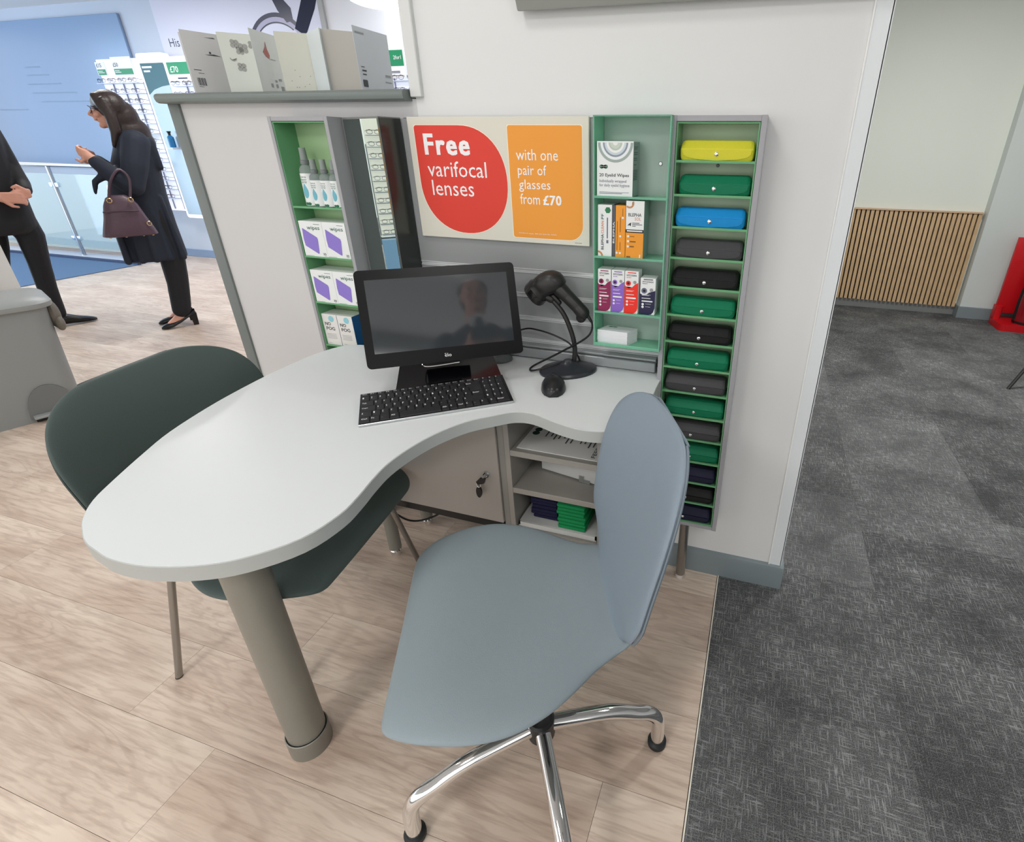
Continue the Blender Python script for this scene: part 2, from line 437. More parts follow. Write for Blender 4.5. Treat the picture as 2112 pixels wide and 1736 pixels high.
# large pale blue frosted glass panel over the left half of the shop wall
bm = box(BM(), -9.9, -6.73, SY - .03, SY - .004, 1.0, 2.5, .003, 1)
t = thing('frosted_panel', 'large pale blue frosted glass panel on the shop wall left of the displays', 'panel', (-8.3, SY - .03, 1.0))
part('glass', bm, mat('frosted_glass_blue', '819dc0', .25, spec=.5), t)
bm = BM()
for i, (x0, x1, z) in enumerate([(-8.45, -8.2, 2.05), (-8.47, -8.1, 1.97), (-8.52, -7.95, 1.88), (-8.5, -7.75, 1.79), (-8.4, -7.6, 1.7), (-9.2, -8.7, 1.62), (-7.0, -6.85, 1.95), (-7.0, -6.83, 1.9)]):
    flat(bm, [(x0, z), (x1, z), (x1, z + .012), (x0, z + .012)], (0, SY - .031, 0), U, V)
part('print_lines', bm, mat('panel_print', '7f97b0', .6), t, smooth=False)
# door-like beige strip and corner panels
# grey-green screen wall reflected in the mirror
struct('wall_screen', box(BM(), -5.15, -5.05, .80, 1.62, 0, 2.4), mat('screen_green_grey', '8d9a92', .7))

# ceiling lamps (fittings around the area lights)
for i, (x, y, s, p) in enumerate(LIGHTS):
    t = thing('ceiling_lamp', 'square white ceiling lamp, number %d of the shop' % i, 'lamp', (x, y, CEIL))
    nm = ['above the white desk', 'above the carpet edge', 'above the grey pedal bin', 'near the slatted panel', 'above the woman', 'beyond the woman by the displays', 'behind the standing photographer', 'above the corridor carpet', 'behind the low partition']
    t['label'] = 'square white ceiling lamp ' + nm[i]
    bm = BM()
    h = s / 2 + .03
    for q in ((-h, h, -h, -s / 2), (-h, h, s / 2, h), (-h, -s / 2, -s / 2, s / 2), (s / 2, h, -s / 2, s / 2)):
        box(bm, x + q[0], x + q[1], y + q[2], y + q[3], CEIL - .045, CEIL + .002)
    part('frame', bm, mat('lamp_frame', 'eeeeee', .5), t)
# round ceiling lamp seen through the opening
t = thing('round_ceiling_lamp', 'large round glowing ceiling lamp seen above the greeting cards', 'lamp', (-3.26, 4.44, 2.36))
part('diffuser', lathe(BM(), [(.0, 2.355), (.25, 2.358), (.28, 2.37), (.28, 2.42), (.05, 2.425), (.02, 2.43), (.02, CEIL)], (-3.26, 4.44), 32), mat('lamp_glow', 'ffffff', .5, emit=2.5), t)

# ------------------------------------------------------------------ ledge on the low partition
bm = prism(BM(), [(1.315, 1.432), (1.318, 1.424), (1.326, 1.420), (1.60, 1.420), (1.60, 1.447), (1.326, 1.447), (1.318, 1.443), (1.315, 1.438)], -1.845, -.957, 'x')
lg = single('ledge_cap', bm, mat('ledge_grey', '78817f', .35), 'rounded grey ledge capping the low white partition', 'ledge')
# ------------------------------------------------------------------ white desk
D0, D1 = .70, .73
DO = [(-.222, 1.30), (-.224, 1.218), (-.221, 1.076), (-.238, 1.0), (-.28, .962), (-.34, .95), (-.405, .962), (-.477, .987), (-.524, .982), (-.562, .952), (-.61, .905), (-.646, .838), (-.665, .77), (-.671, .705), (-.664, .65), (-.654, .603),
      (-.648, .548), (-.664, .48), (-.715, .419), (-.771, .385), (-.841, .363), (-.905, .358), (-.947, .364), (-.988, .373), (-1.022, .389), (-1.058, .411), (-1.098, .450), (-1.133, .507), (-1.175, .585), (-1.213, .666), (-1.245, .78), (-1.263, .886), (-1.273, 1.0), (-1.269, 1.136), (-1.24, 1.22), (-1.19, 1.245)]
do = spl(DO, 4, False) + [(-.996, 1.243), (-.985, 1.334), (-.232, 1.334)]
t = thing('desk', 'curved white desk with grey edge on one thick grey leg', 'desk', (-.89, .52, 0))
part('desktop', prism(BM(), do, D0 + .001, D1), m_white, t, ang=50)
# edge band, a hair proud of the top
def inset(pts, d):
    n = len(pts); out = []
    for i in range(n):
        a, b, c = Vector(pts[i - 1]), Vector(pts[i]), Vector(pts[(i + 1) % n])
        tg = (c - a).normalized(); nm = Vector((tg.y, -tg.x)); out.append(tuple(b + nm * d))
    return out
area2 = sum(a[0] * b[1] - b[0] * a[1] for a, b in zip(do, do[1:] + do[:1]))
oo = inset(do, .0015 if area2 > 0 else -.0015)
bm = BM(); A = [bm.verts.new((*p, D0)) for p in oo[:-3]]; B = [bm.verts.new((*p, D1 - .0015)) for p in oo[:-3]]; C_ = [bm.verts.new((*p, D1 - .0005)) for p in do[:-3]]; Dd = [bm.verts.new((*p, D0)) for p in inset(do, -.02 if area2 > 0 else .02)[:-3]]
for i in range(len(A) - 1):
    bm.faces.new((A[i], A[i + 1], B[i + 1], B[i])); bm.faces.new((B[i], B[i + 1], C_[i + 1], C_[i])); bm.faces.new((A[i], Dd[i], Dd[i + 1], A[i + 1]))
part('edge_band', bm, mat('desk_edge', 'b2b5b3', .45), t, ang=25)
m_post = mat('post_grey', '8a8981', .38, .25, var=.05, bscale=300)
lx, ly = -.893, .518
bm = lathe(BM(), [(.041, .045), (.041, .70)], (lx, ly), 36); part('leg', bm, m_post, t)
bm = lathe(BM(), [(.046, 0), (.046, .052), (.044, .054), (.0415, .050), (.0415, .02)], (lx, ly), 36); part('foot_collar', bm, mat('collar_grey', '8a8880', .4, .3), t)
bm = lathe(BM(), [(.0425, .046), (.0425, .0535)], (lx, ly), 36); part('collar_gap', bm, m_black, t)
for x, y in ((-1.10, 1.115), (-1.09, 1.284)):
    pass

# ------------------------------------------------------------------ low cabinet under the desk
t = thing('desk_cabinet', 'grey cabinet under the white desk with locked door and open shelves', 'cabinet', (-.73, 1.2, .26))
X0, X1, Y0, Y1, Z0, Z1 = -1.15, -.324, 1.07, 1.325, .263, .698
m_cab = mat('cabinet_laminate', 'a6a19b', .45); m_cabf = mat('cabinet_frame', '9a9791', .4); m_cabd = mat('cabinet_inside', '8e8d88', .5)
bm = BM(); box(bm, X0, X1, Y0 + .004, Y1, Z0, Z0 + .018); box(bm, X0, X0 + .018, Y0 + .004, Y1, Z0, Z1); box(bm, X0, X1, Y1 - .01, Y1, Z0, Z1)
box(bm, -.632, -.614, Y0 + .004, Y1, Z0, Z1); part('carcass', bm, m_cabd, t)
part('side_panel', box(BM(), -.342, X1, Y0, Y1, Z0, Z1, .001, 1), m_cabf, t)
part('partition', box(BM(), -.612, -.596, Y0, Y1, Z0, Z1, .001, 1), m_cabf, t)
d = part('door', box(BM(), X0, -.634, Y0 - .004, Y0 + .014, Z0 + .028, Z1 - .002, .0015, 1), m_cab, t)
bm = lathe(BM(), [(.0105, 0), (.0105, .006), (.009, .008), (.006, .008), (.006, .005)], mx=Matrix.Translation((-.672, Y0 - .004, .461)) @ Matrix.Rotation(PI / 2, 4, 'X'))
part('lock', bm, m_chrome, d)
bm = BM(); box(bm, -.6745, -.6695, Y0 - .028, Y0 - .01, .457, .466); part('key', bm, m_alu, d)
bm = BM(); prism(bm, [(-.664, .462), (-.668, .447), (-.688, .438), (-.694, .447), (-.682, .460)], Y0 - .032, Y0 - .024, 'y')
part('key_head', bm, m_black, d)
bm = tube(BM(), [(-.69 + .007 * math.cos(a), Y0 - .026, .436 + .01 * math.sin(a)) for a in [i * PI / 6 for i in range(12)]], .0012, 6, True); part('key_ring', bm, m_chrome, d)
bm = prism(BM(), circ(-.6925, .407, .0085, 16, .019), Y0 - .026, Y0 - .019, 'y'); part('spare_key', bm, m_black, d)
part('plinth_shade', box(BM(), X0 + .002, -.634, Y0, Y0 + .02, Z0 + .001, Z0 + .026), m_black, t)  # black strip standing in for the shade under the door
sh = []
for z in (.552, .426):
    part('shelf', box(BM(), -.596, -.342, Y0 + .001, Y1 - .01, z - .018, z, .001, 1), m_cabf, t)
part('shelf', box(BM(), -.596, -.342, Y0 + .001, Y1 - .01, Z0 + .001, Z0 + .019, .001, 1), m_cabf, t)
for x, y in ((-1.10, 1.112), (-1.09, 1.284), (-.37, 1.115), (-.37, 1.284)):
    l = part('leg', lathe(BM(), [(.021, .03), (.021, Z0)], (x, y), 20), m_post, t)
    part('foot', lathe(BM(), [(.016, 0), (.019, .004), (.019, .022), (.013, .03)], (x, y), 20), m_chrome, l)
# paper on the top shelf
p = thing('printed_sheet', 'white printed sheet with a green emblem on the upper cabinet shelf', 'paper', (-.46, 1.2, .553))
bm = box(BM(), -.583, -.345, 1.088, 1.30, .5525, .5545); part('sheet', bm, mat('paper', 'e4e4e2', .6), p)
bm = BM()
for cy in (1.175, 1.195): flat(bm, circ(-.562, cy, .011, 14), (0, 0, .555), (1, 0, 0), (0, 1, 0))
part('emblem', bm, mat('logo_dark', '1f3a32', .6), p, smooth=False)
bm = BM()
xs = -.53
for i in range(13):
    w_ = .10 + .05 * random.random(); flat(bm, [(xs, 1.285 - w_), (xs + .004, 1.285 - w_), (xs + .004, 1.285), (xs, 1.285)], (0, 0, .555), (1, 0, 0), (0, 1, 0)); xs += .0125 + .003 * (i % 3 == 0)
part('print_lines', bm, mat('print_dark', '4b4e52', .6), p, smooth=False)
text_ = text_bm(BM(), 'FEES', (-.357, 1.098, .555), (0, 1, 0), (-1, 0, 0), .05, .012, .01)
part('lettering', text_, mat('print_dark', '4b4e52', .6), p, smooth=False)
# box file on the middle shelf
p = thing('binder', 'light grey box file lying askew on the middle cabinet shelf', 'binder', (-.46, 1.2, .426))
mx = Matrix.Translation((-.455, 1.175, .427)) @ Matrix.Rotation(-.17, 4, 'Z')
bm = BM(); b2 = box(BM(), -.095, .095, -.01, .11, 0, .058, .002, 1); merge(bm, b2, mx); part('cover', bm, mat('binder_dark', '4a4a4c', .5), p)
bm = BM(); b2 = BM(); box(b2, -.096, .096, -.013, -.009, .004, .055, .001, 1); merge(bm, b2, mx); part('spine', bm, mat('binder_white', 'c9cac9', .4), p)
bm = BM(); b2 = BM(); box(b2, .035, .05, -.017, -.012, .0, .022); box(b2, .05, .07, -.016, -.012, .0, .012); merge(bm, b2, mx); part('clasp', bm, m_alu, p)
# folded cloths on the bottom shelf
m_navy = mat('navy_cloth', '14163a', .9, bump=.4, bscale=500); m_gcloth = mat('green_cloth', '058a4e', .85, bump=.4, bscale=500)
for nm, x0, x1, y0, y1, m_, lb in (('folded_cloth', -.56, -.475, 1.105, 1.29, m_navy, 'folded navy cloth on the bottom cabinet shelf'), ('folded_cloth', -.47, -.385, 1.085, 1.27, m_gcloth, 'folded bright green cloth on the bottom cabinet shelf')):
    bm = BM()
    for k in range(7):
        q = random.uniform(-.004, .004); box(bm, x0 + q, x1 + q, y0 + abs(q), y1, .301 + k * .0125, .312 + k * .0125, .004, 2)
    single(nm, bm, m_, lb, 'cloth')
t = thing('cloth_tray', 'shallow white tray under the folded cloths', 'tray', (-.47, 1.19, .282))
bm = BM(); box(bm, -.59, -.348, 1.08, 1.31, .283, .287); box(bm, -.59, -.348, 1.08, 1.084, .287, .299); box(bm, -.59, -.586, 1.08, 1.31, .287, .299); box(bm, -.352, -.348, 1.08, 1.31, .287, .299); box(bm, -.586, -.352, 1.084, 1.306, .287, .2995)
part('tray', bm, mat('tray_white', 'cfd0cf', .5), t)
# cable under the cabinet
single('power_cable', tube(BM(), spl([(-1.07, 1.09, .262), (-1.072, 1.10, .21), (-1.06, 1.15, .13), (-1.02, 1.18, .115), (-.97, 1.21, .135), (-.93, 1.23, .19), (-.92, 1.24, .262)], 6, False), .0035, 8), m_black, 'black cable hanging in a loop under the grey desk cabinet', 'cable')

# ------------------------------------------------------------------ slotted grey wall board + rail
t = thing('slatwall', 'grey slotted display board on the wall behind the desk', 'wall board', (-.6, WY, 1.05))
SF = 1.335
m_slat = mat('slat_grey', '96999a', .4)
zs = [.76, .779, .849, .919, .990, 1.381]
for a, b in zip(zs, zs[1:]):
    part('slat', box(BM(), -.988, -.233, SF, WY - .001, a + .003, b - .003), m_slat, t)
part('backing', box(BM(), -.988, -.233, SF + .012, WY - .0005, .735, 1.38), mat('slot_dark', '3c3f41', .6), t)
for z in zs[1:-1]:
    bm = BM(); box(bm, -.987, -.234, SF - .0022, SF + .001, z + .0042, z + .0064); box(bm, -.987, -.234, SF - .0022, SF + .001, z - .0064, z - .0042); box(bm, -.987, -.234, SF + .001, SF + .006, z - .004, z + .004)
    part('slot_insert', bm, mat('insert_alu', 'dcdee0', .35, .35), t)
bm = BM(); box(bm, -.985, -.245, 1.305, SF, .734, .762, .002, 1); box(bm, -.985, -.245, 1.31, SF, .766, .772, .001, 1); box(bm, -.985, -.245, 1.32, SF, .76, .768)
part('bottom_rail', bm, mat('rail_grey', '9b9fa2', .35, .3), t)

# ------------------------------------------------------------------ offer sign
t = thing('offer_sign', 'cream sign board with red and orange offer shapes', 'sign', (-.7, 1.325, 1.07))
SY0 = 1.3245
part('board', box(BM(), -.962, -.4445, SY0, 1.3345, 1.071, 1.3815, .001, 1), mat('sign_cream', 'dcd9cc', .45), t)
def pt_(u, v):   # reference point on the sign plane -> x, z
    r = [RX[0] * (u - PPX) + RX[1] * (v - PPY) + RX[2] * F_PX, RY[0] * (u - PPX) + RY[1] * (v - PPY) + RY[2] * F_PX, RZ[0] * (u - PPX) + RZ[1] * (v - PPY) + RZ[2] * F_PX]
    k = SY0 / r[1]; return (r[0] * k, 1.32 + r[2] * k)
def teardrop(e=0):
    # square top-left corner, three sides swept round
    x0, x1, z0, z1 = -.9425 - e, -.6745 + e, 1.087 - e, 1.3615 + e
    cx, cz = -.808, 1.2225; rx0, rx1, rz0, rz1 = cx - x0, x1 - cx, cz - z0, z1 - cz; p = 2.15
    out = [(x0 + .006, z1), (x0 + .002, z1 - .002), (x0, z1 - .006)]
    def q(sx, sz, a):
        rx = rx0 if sx < 0 else rx1; rz = rz0 if sz < 0 else rz1
        return (cx + sx * rx * abs(math.cos(a)) ** (2 / p), cz + sz * rz * abs(math.sin(a)) ** (2 / p))
    for k in range(0, 15): out.append(q(-1, -1, PI / 2 * k / 14))
    for k in range(1, 15): out.append(q(1, -1, PI / 2 * (1 - k / 14)))
    for k in range(1, 15): out.append(q(1, 1, PI / 2 * k / 14))
    return out
O = (0, SY0, 0)
part('outline', flat(BM(), teardrop(.0018), O, U, V, .0003), mat('print_cream', 'f6ead6', .5), t, smooth=False)
part('red_shape', flat(BM(), teardrop(), O, U, V, .0006), mat('offer_red', 'dd3a2a', .45), t, smooth=False)
ox0, ox1, oz0, oz1 = -.6655, -.4625, 1.0845, 1.362
part('outline', flat(BM(), rrect(ox0 - .0018, ox1 + .0018, oz0 - .0018, oz1 + .0018, rs=(.006, .006, .006, .04), n=8), O, U, V, .0003), mat('print_cream', 'f6ead6', .5), t, smooth=False)
part('orange_shape', flat(BM(), rrect(ox0, ox1, oz0, oz1, rs=(.006, .006, .006, .038), n=8), O, U, V, .0006), mat('offer_orange', 'ee9c36', .45), t, smooth=False)
mw_ = mat('offer_white', 'f4f2f4', .5)
bm = BM()
text_bm(bm, 'Free', (-.9145, SY0, 1.2905), U, V, .134, .0495, .0, .0009, heavy=.0026, space=1.16)
for s, p0, w, h, bo in (('varifocal', (-.915, 1.2345), .181, .0395, .0), ('lenses', (-.9075, 1.1855), .130, .040, .0)):
    text_bm(bm, s, (p0[0], SY0, p0[1]), U, V, w, h, bo, .0009)
for s, p0, w, h, bo in (('with one', (-.6445, 1.2805), .117, .0265, .0), ('pair of', (-.642, 1.237), .081, .0325, .0), ('glasses', (-.641, 1.203), .090, .031, .0), ('from', (-.6395, 1.172), .057, .027, .0)):
    text_bm(bm, s, (p0[0], SY0, p0[1]), U, V, w, h, bo, .0009)
text_bm(bm, '£70', (-.572, SY0, 1.1725), U, V, .050, .0235, 0, .0009, heavy=.0011, space=1.1)
text_bm(bm, 'Conditions apply. Ask our team for details.', (-.650, SY0, 1.094), U, V, .113, .004, 0, .0009)
part('lettering', bm, mw_, t, smooth=False)
part('small_print', text_bm(BM(), 'SPEC2204', (-.486, SY0, 1.077), U, V, .02, .0022, 0, .0005), mat('print_dark', '4b4e52', .6), t, smooth=False)

# ------------------------------------------------------------------ angled mirror wedge
t = thing('angled_mirror', 'tall angled mirror with dark side between left cabinet and sign', 'mirror', (-1.05, 1.33, .74))
wz0, wz1 = .731, 1.381
a, b, c, d_ = (-1.1725, 1.3235), (-.998, 1.2555), (-.988, 1.334), (-1.1725, 1.334)
part('body', prism(BM(), [a, b, c, d_], wz0, wz1 - .001), m_greyd, t, ang=10)
e = (Vector(b) - Vector(a)).normalized(); nn = Vector((e.y, -e.x))
def quadm(p, q, z0, z1, o): 
    bm = BM(); P, Q = Vector(p) + nn * o, Vector(q) + nn * o
    bm.faces.new([bm.verts.new((*P, z0)), bm.verts.new((*Q, z0)), bm.verts.new((*Q, z1)), bm.verts.new((*P, z1))]); return bm
p1 = Vector(a) + e * .012; p2 = Vector(b) - e * .002
bm = BM(); M4 = [(*(Vector(p1) + nn * 0), 0), (*(Vector(p2)), 0)]
bm = prism(BM(), [tuple(p1), tuple(p2), tuple(p2 + nn * .003), tuple(p1 + nn * .003)], wz0 + .002, wz1 - .006)
part('mirror_glass', bm, mat('mirror', 'aebab4', .015, 1), t, ang=10)
f = (Vector(c) - Vector(b)).normalized(); n2 = Vector((f.y, -f.x))
q1 = Vector(b) + f * .003; q2 = Vector(c) - f * .002
part('side_glass', prism(BM(), [tuple(q1), tuple(q2), tuple(q2 + n2 * .002), tuple(q1 + n2 * .002)], wz0 + .002, wz1 - .004), mat('smoked_side', '4b4f4e', .22, .6), t, ang=10)

# ------------------------------------------------------------------ translucent green plastics
m_gt = mat('green_acrylic', '83c592', .18, trans=.3, ior=1.2, spec=.5)
m_gt_back = mat('green_acrylic_back', 'b9cfae', .3)
m_mint = mat('mint_acrylic', '9fe3c5', .15, trans=.5, ior=1.15)
m_mintb = mat('mint_backing', 'a9bdb3', .35)
FY = 1.271
def frame_cab(t, x0, x1, z0, z1, fw=.0125):
    m1 = mat('rack_frame', 'a3a3a8', .4)
    part('frame_side', box(BM(), x0, x0 + fw, FY, WY - .001, z0, z1, .0008, 1), m1, t)
    part('frame_side', box(BM(), x1 - fw, x1, FY, WY - .001, z0, z1, .0008, 1), m1, t)
    part('frame_top', box(BM(), x0 + fw, x1 - fw, FY + .001, WY - .001, z1 - fw, z1 - .0005, .0008, 1), m1, t)
    part('frame_bottom', box(BM(), x0 + fw, x1 - fw, FY + .001, WY - .001, z0 + .0005, z0 + fw, .0008, 1), m1, t)
def tray_stack(t, x0, x1, z0, z1, shelves, yb, yf, mt, mb, lip=.006, wall=.003):
    part('back', box(BM(), x0, x1, yb, yb + .003, z0, z1), mb, t)
    part('side_wall', box(BM(), x0, x0 + wall, yf, yb, z0, z1), mt, t)
    part('side_wall', box(BM(), x1 - wall, x1, yf, yb, z0, z1), mt, t)
    part('top_wall', box(BM(), x0 + wall, x1 - wall, yf, yb, z1 - wall, z1), mt, t)
    for z in shelves:
        bm = BM(); box(bm, x0 + wall, x1 - wall, yf, yb, z - .003, z); box(bm, x0 + wall, x1 - wall, yf, yf + .003, z, z + lip * .4)
        part('shelf', bm, mt, t)

# right-hand rack of spectacle cases
t = thing('case_rack', 'tall narrow grey rack of fifteen spectacle cases right of the desk', 'rack', (-.128, 1.31, .24))
frame_cab(t, -.232, -.023, .244, 1.381)
shz = [1.287 - .0735 * k for k in range(15)]
tray_stack(t, -.2185, -.0365, .2575, 1.3675, shz, 1.345, FY + .004, m_gt, m_gt_back)
bm = lathe(BM(), [(.002, 0), (.004, .001), (.002, .003)], mx=Matrix.Translation((-.126, 1.3445, 1.277)) @ Matrix.Rotation(PI / 2, 4, 'X')); part('screw', bm, m_greyd, t)
l = part('leg', lathe(BM(), [(.0155, .012), (.0155, .244)], (-.122, 1.305), 20), mat('steel_leg', '9b9a96', .25, .9), t)
part('foot', lathe(BM(), [(.017, 0), (.019, .004), (.0155, .014)], (-.122, 1.305), 20), m_chrome, l)
def case_mesh(flap):
    # closed clam case, front towards -y; length 0.166, depth .056, height .036
    L_, Dp, Hh = .083, .062, .043
    prof = [(-.43, .06), (-.40, .0), (.47, .0), (.5, .12), (.5, .62), (.42, .9), (.2, 1.0), (-.12, 1.0), (-.2, .97), (-.5, .60), (-.5, .55)]
    bm = BM(); rings = []
    for sx, k in ((-1, .5), (-.99, .66), (-.96, .84), (-.90, .97), (-.86, 1), (0, 1), (.86, 1), (.90, .97), (.96, .84), (.99, .66), (1, .5)):
        rings.append([(L_ * sx, Dp * y * (.4 + .6 * k), Hh * (.5 + (z - .5) * k)) for y, z in prof])
    loft(bm, rings); return bm
def flap_mesh():
    L_, Dp, Hh = .083, .062, .043; bm = BM()
    pts = [(-.077, .56), (-.0755, .33), (-.068, .2), (-.045, .1), (0, .04), (.045, .1), (.068, .2), (.0755, .33), (.077, .56)]
    yo = lambda z: -Dp * .5 - .0017 if z < .55 else -Dp * .5 - .0016
    fr = [(x, z) for x, z in pts]
    bm.free(); bm2 = BM(); q = lambda z, e: -Dp * (.5 - .085 * (1 - min(z, .56) / .56)) - e
    F_ = [bm2.verts.new((x, q(z, .0026), Hh * z)) for x, z in pts]; G_ = [bm2.verts.new((x, q(z, -.003), Hh * z)) for x, z in pts]
    n_ = len(pts); bmesh.ops.triangulate(bm2, faces=[bm2.faces.new(F_)])
    for i_ in range(n_): bm2.faces.new((F_[i_], F_[(i_ + 1) % n_], G_[(i_ + 1) % n_], G_[i_]))
    return bm2
CC = {'yellow': ('e2dc3c', 0), 'green': ('047a55', 0), 'blue': ('1193dc', 0), 'charcoal': ('4b4a4e', .35), 'black': ('19191b', 0), 'navy': ('1b1c3a', 0)}
order = ['yellow', 'green', 'blue', 'charcoal', 'black', 'green', 'black', 'green', 'charcoal', 'green', 'charcoal', 'green', 'navy', 'black', 'navy']
posn = ['on the top shelf of the rack', 'just below the yellow case', 'below the upper dark green case', 'just below the blue case', 'directly below the fourth, charcoal case', 'between two black cases', 'between two green cases', 'directly below the seventh, black case', 'below the eighth, green case, with faint mottling',
        'two below the eighth, green case', 'partly behind the blue-grey chair back', 'lowest green one, half behind the chair back', 'third from the bottom of the rack', 'second from the bottom of the rack', 'on the bottom shelf of the rack']
base_case = {}
cm_ = {}
for i, (cname, po) in enumerate(zip(order, posn)):
    hx, vv = CC[cname]
    m_ = mat('case_' + cname, hx, .5, bump=.5, bscale=900, var=.35 if vv else .12)
    z = shz[i] + .0005; x = -.126 + random.uniform(-.002, .002); y = 1.308 + random.uniform(-.001, .002)
    root = thing('spectacle_case', '%s spectacle case with a silver snap, %s' % (cname, po), 'spectacle case', (x, y, z), random.uniform(-.012, .012), 'spectacle cases in the tall rack')
    if 'c' not in cm_:
        cs = part('shell', case_mesh(0), m_, root, world=False, ang=25); fp = part('flap', flap_mesh(), m_, root, world=False, ang=25)
        bm = lathe(BM(), [(.0046, 0), (.0046, .0012), (.003, .0024), (.001, .0026)], mx=Matrix.Translation((0, -.0312, .0150)) @ Matrix.Rotation(PI / 2, 4, 'X'), seg=14)
        sn = part('snap', bm, m_chrome, root, world=False); cm_['c'] = (cs, fp, sn)
    else:
        for src in cm_['c']:
            o = src.copy(); COL.objects.link(o); o.parent = root
            if src.name.startswith(('shell', 'flap')):
                o.data = src.data.copy(); o.data.materials.clear(); o.data.materials.append(m_)
    if i in (0, 1, 2): root.scale = (1.0, 1, 1.02)

# left cabinet of lens care
t = thing('care_cabinet', 'tall grey cabinet with green shelves of lens-care products, left of the mirror', 'cabinet', (-1.276, 1.31, .24))
frame_cab(t, -1.379, -1.174, .244, 1.381, .0115)
csz = [1.141, .994, .847, .70, .553, .406]
tray_stack(t, -1.3675, -1.1855, .256, 1.3685, csz + [.2575], 1.348, FY + .004, m_gt, mat('green_back2', 'a4c496', .35))
bm = lathe(BM(), [(.002, 0), (.003, .001)], mx=Matrix.Translation((-1.24, 1.347, 1.285)) @ Matrix.Rotation(PI / 2, 4, 'X')); part('screw', bm, m_black, t)
l = part('leg', lathe(BM(), [(.0155, .012), (.0155, .244)], (-1.276, 1.31), 20), mat('steel_leg', '9b9a96', .25, .9), t)
part('foot', lathe(BM(), [(.017, 0), (.019, .004), (.0155, .014)], (-1.276, 1.31), 20), m_chrome, l)

# spray bottles
m_clear = mat('clear_plastic', 'b9c4c4', .1, trans=.6, ior=1.2); m_cap = mat('clear_cap', 'a8b2ae', .12, trans=.35, ior=1.2); m_nozzle = mat('nozzle_grey', '74797b', .4)
m_pw = mat('pack_white', 'e9ecec', .4)
def bottle(x, y, z, h, r, label, grp):
    t = thing('spray_bottle', label, 'spray bottle', (x, y, z), 0, grp)
    k = h
    part('body', lathe(BM(), [(r * .9, 0), (r, .003), (r, k * .60), (r * .97, k * .645), (r * .75, k * .69), (r * .5, k * .715), (r * .48, k * .74)], (x, y), 24) if 0 else lathe(BM(), [(r * .9, z), (r, z + .003), (r, z + k * .60), (r * .96, z + k * .645), (r * .75, z + k * .69), (r * .5, z + k * .715), (r * .48, z + k * .74)], (x, y), 24), m_clear, t)
    part('sleeve', lathe(BM(), [(r * 1.02, z + .004), (r * 1.02, z + k * .575)], (x, y), 24), m_pw, t)
    part('collar', lathe(BM(), [(r * .62, z + k * .725), (r * .62, z + k * .79), (r * .5, z + k * .80)], (x, y), 20), m_nozzle, t)
    part('nozzle', lathe(BM(), [(r * .3, z + k * .79), (r * .3, z + k * .93), (r * .36, z + k * .93), (r * .36, z + k * .97)], (x, y), 16), m_nozzle, t)
    part('cap', lathe(BM(), [(r * .52, z + k * .795), (r * .45, z + k), (r * .3, z + k)], (x, y), 20), m_cap, t)
    # print on the front
    yo = y - r * 1.02 - .0012
    bm = BM(); drop = [(0, .42)] + [(.085 * math.sin(a) * (1.0), -.02 - .13 * math.cos(a) + .25) for a in [PI * .25 * 0 + PI * (0.35 + 1.3 * i / 14) for i in range(15)]]
    dp = []
    for i in range(20):
        a = 2 * PI * i / 20; rr = 1; px = .105 * math.sin(a); pz = .26 - .11 * math.cos(a)
        if pz > .3: px *= max(0, 1 - (pz - .3) / .09) ** .8; pz = .3 + (pz - .3) * 1.6
        dp.append((x + px * r * 5.2 * .85, z + pz * k))
    bend(flat(bm, dp, (0, yo, 0), U, V), x, y, r * 1.03); part('drop_print', bm, mat('drop_blue', '6db4c6', .5), t, smooth=False)
    bm = BM(); text_bm(bm, 'lens', (x - r * .4, yo, z + k * .50), U, V, r * .9, k * .035); text_bm(bm, 'cleaner', (x - r * .55, yo, z + k * .455), U, V, r * 1.1, k * .035); text_bm(bm, 'spray', (x - r * .4, yo, z + k * .40), U, V, r * .9, k * .042)
    bend(bm, x, y, r * 1.03); part('lettering', bm, mat('print_green', '0d5a43', .6), t, smooth=False)
    bm = BM()
    for cx in (-.22, .22): flat(bm, circ(x + cx * r, z + k * .055, r * .3, 12, r * .22), (0, yo, 0), U, V)
    bend(bm, x, y, r * 1.035); part('emblem', bm, mat('logo_green', '0b6b45', .5), t, smooth=False)
    return t
def bend(bm, cx, cy, r):
    """wrap a flat front print onto a cylinder"""
    for v in bm.verts:
        a = (v.co.x - cx) / r; v.co.x = cx + r * math.sin(a); v.co.y = cy - r * math.cos(a)
    return bm
g = 'small spray bottles in the green cabinet'
bottle(-1.315, 1.305, 1.1415, .161, .0195, 'tall lens spray bottle, leftmost and largest of the four', None)
bottle(-1.276, 1.293, 1.1415, .131, .0168, 'small lens spray bottle next to the tall bottle', g)
bottle(-1.241, 1.293, 1.1415, .131, .0168, 'small lens spray bottle, middle one of the three small ones', g)
bottle(-1.206, 1.293, 1.1415, .131, .0168, 'small lens spray bottle at the right end of its shelf', g)
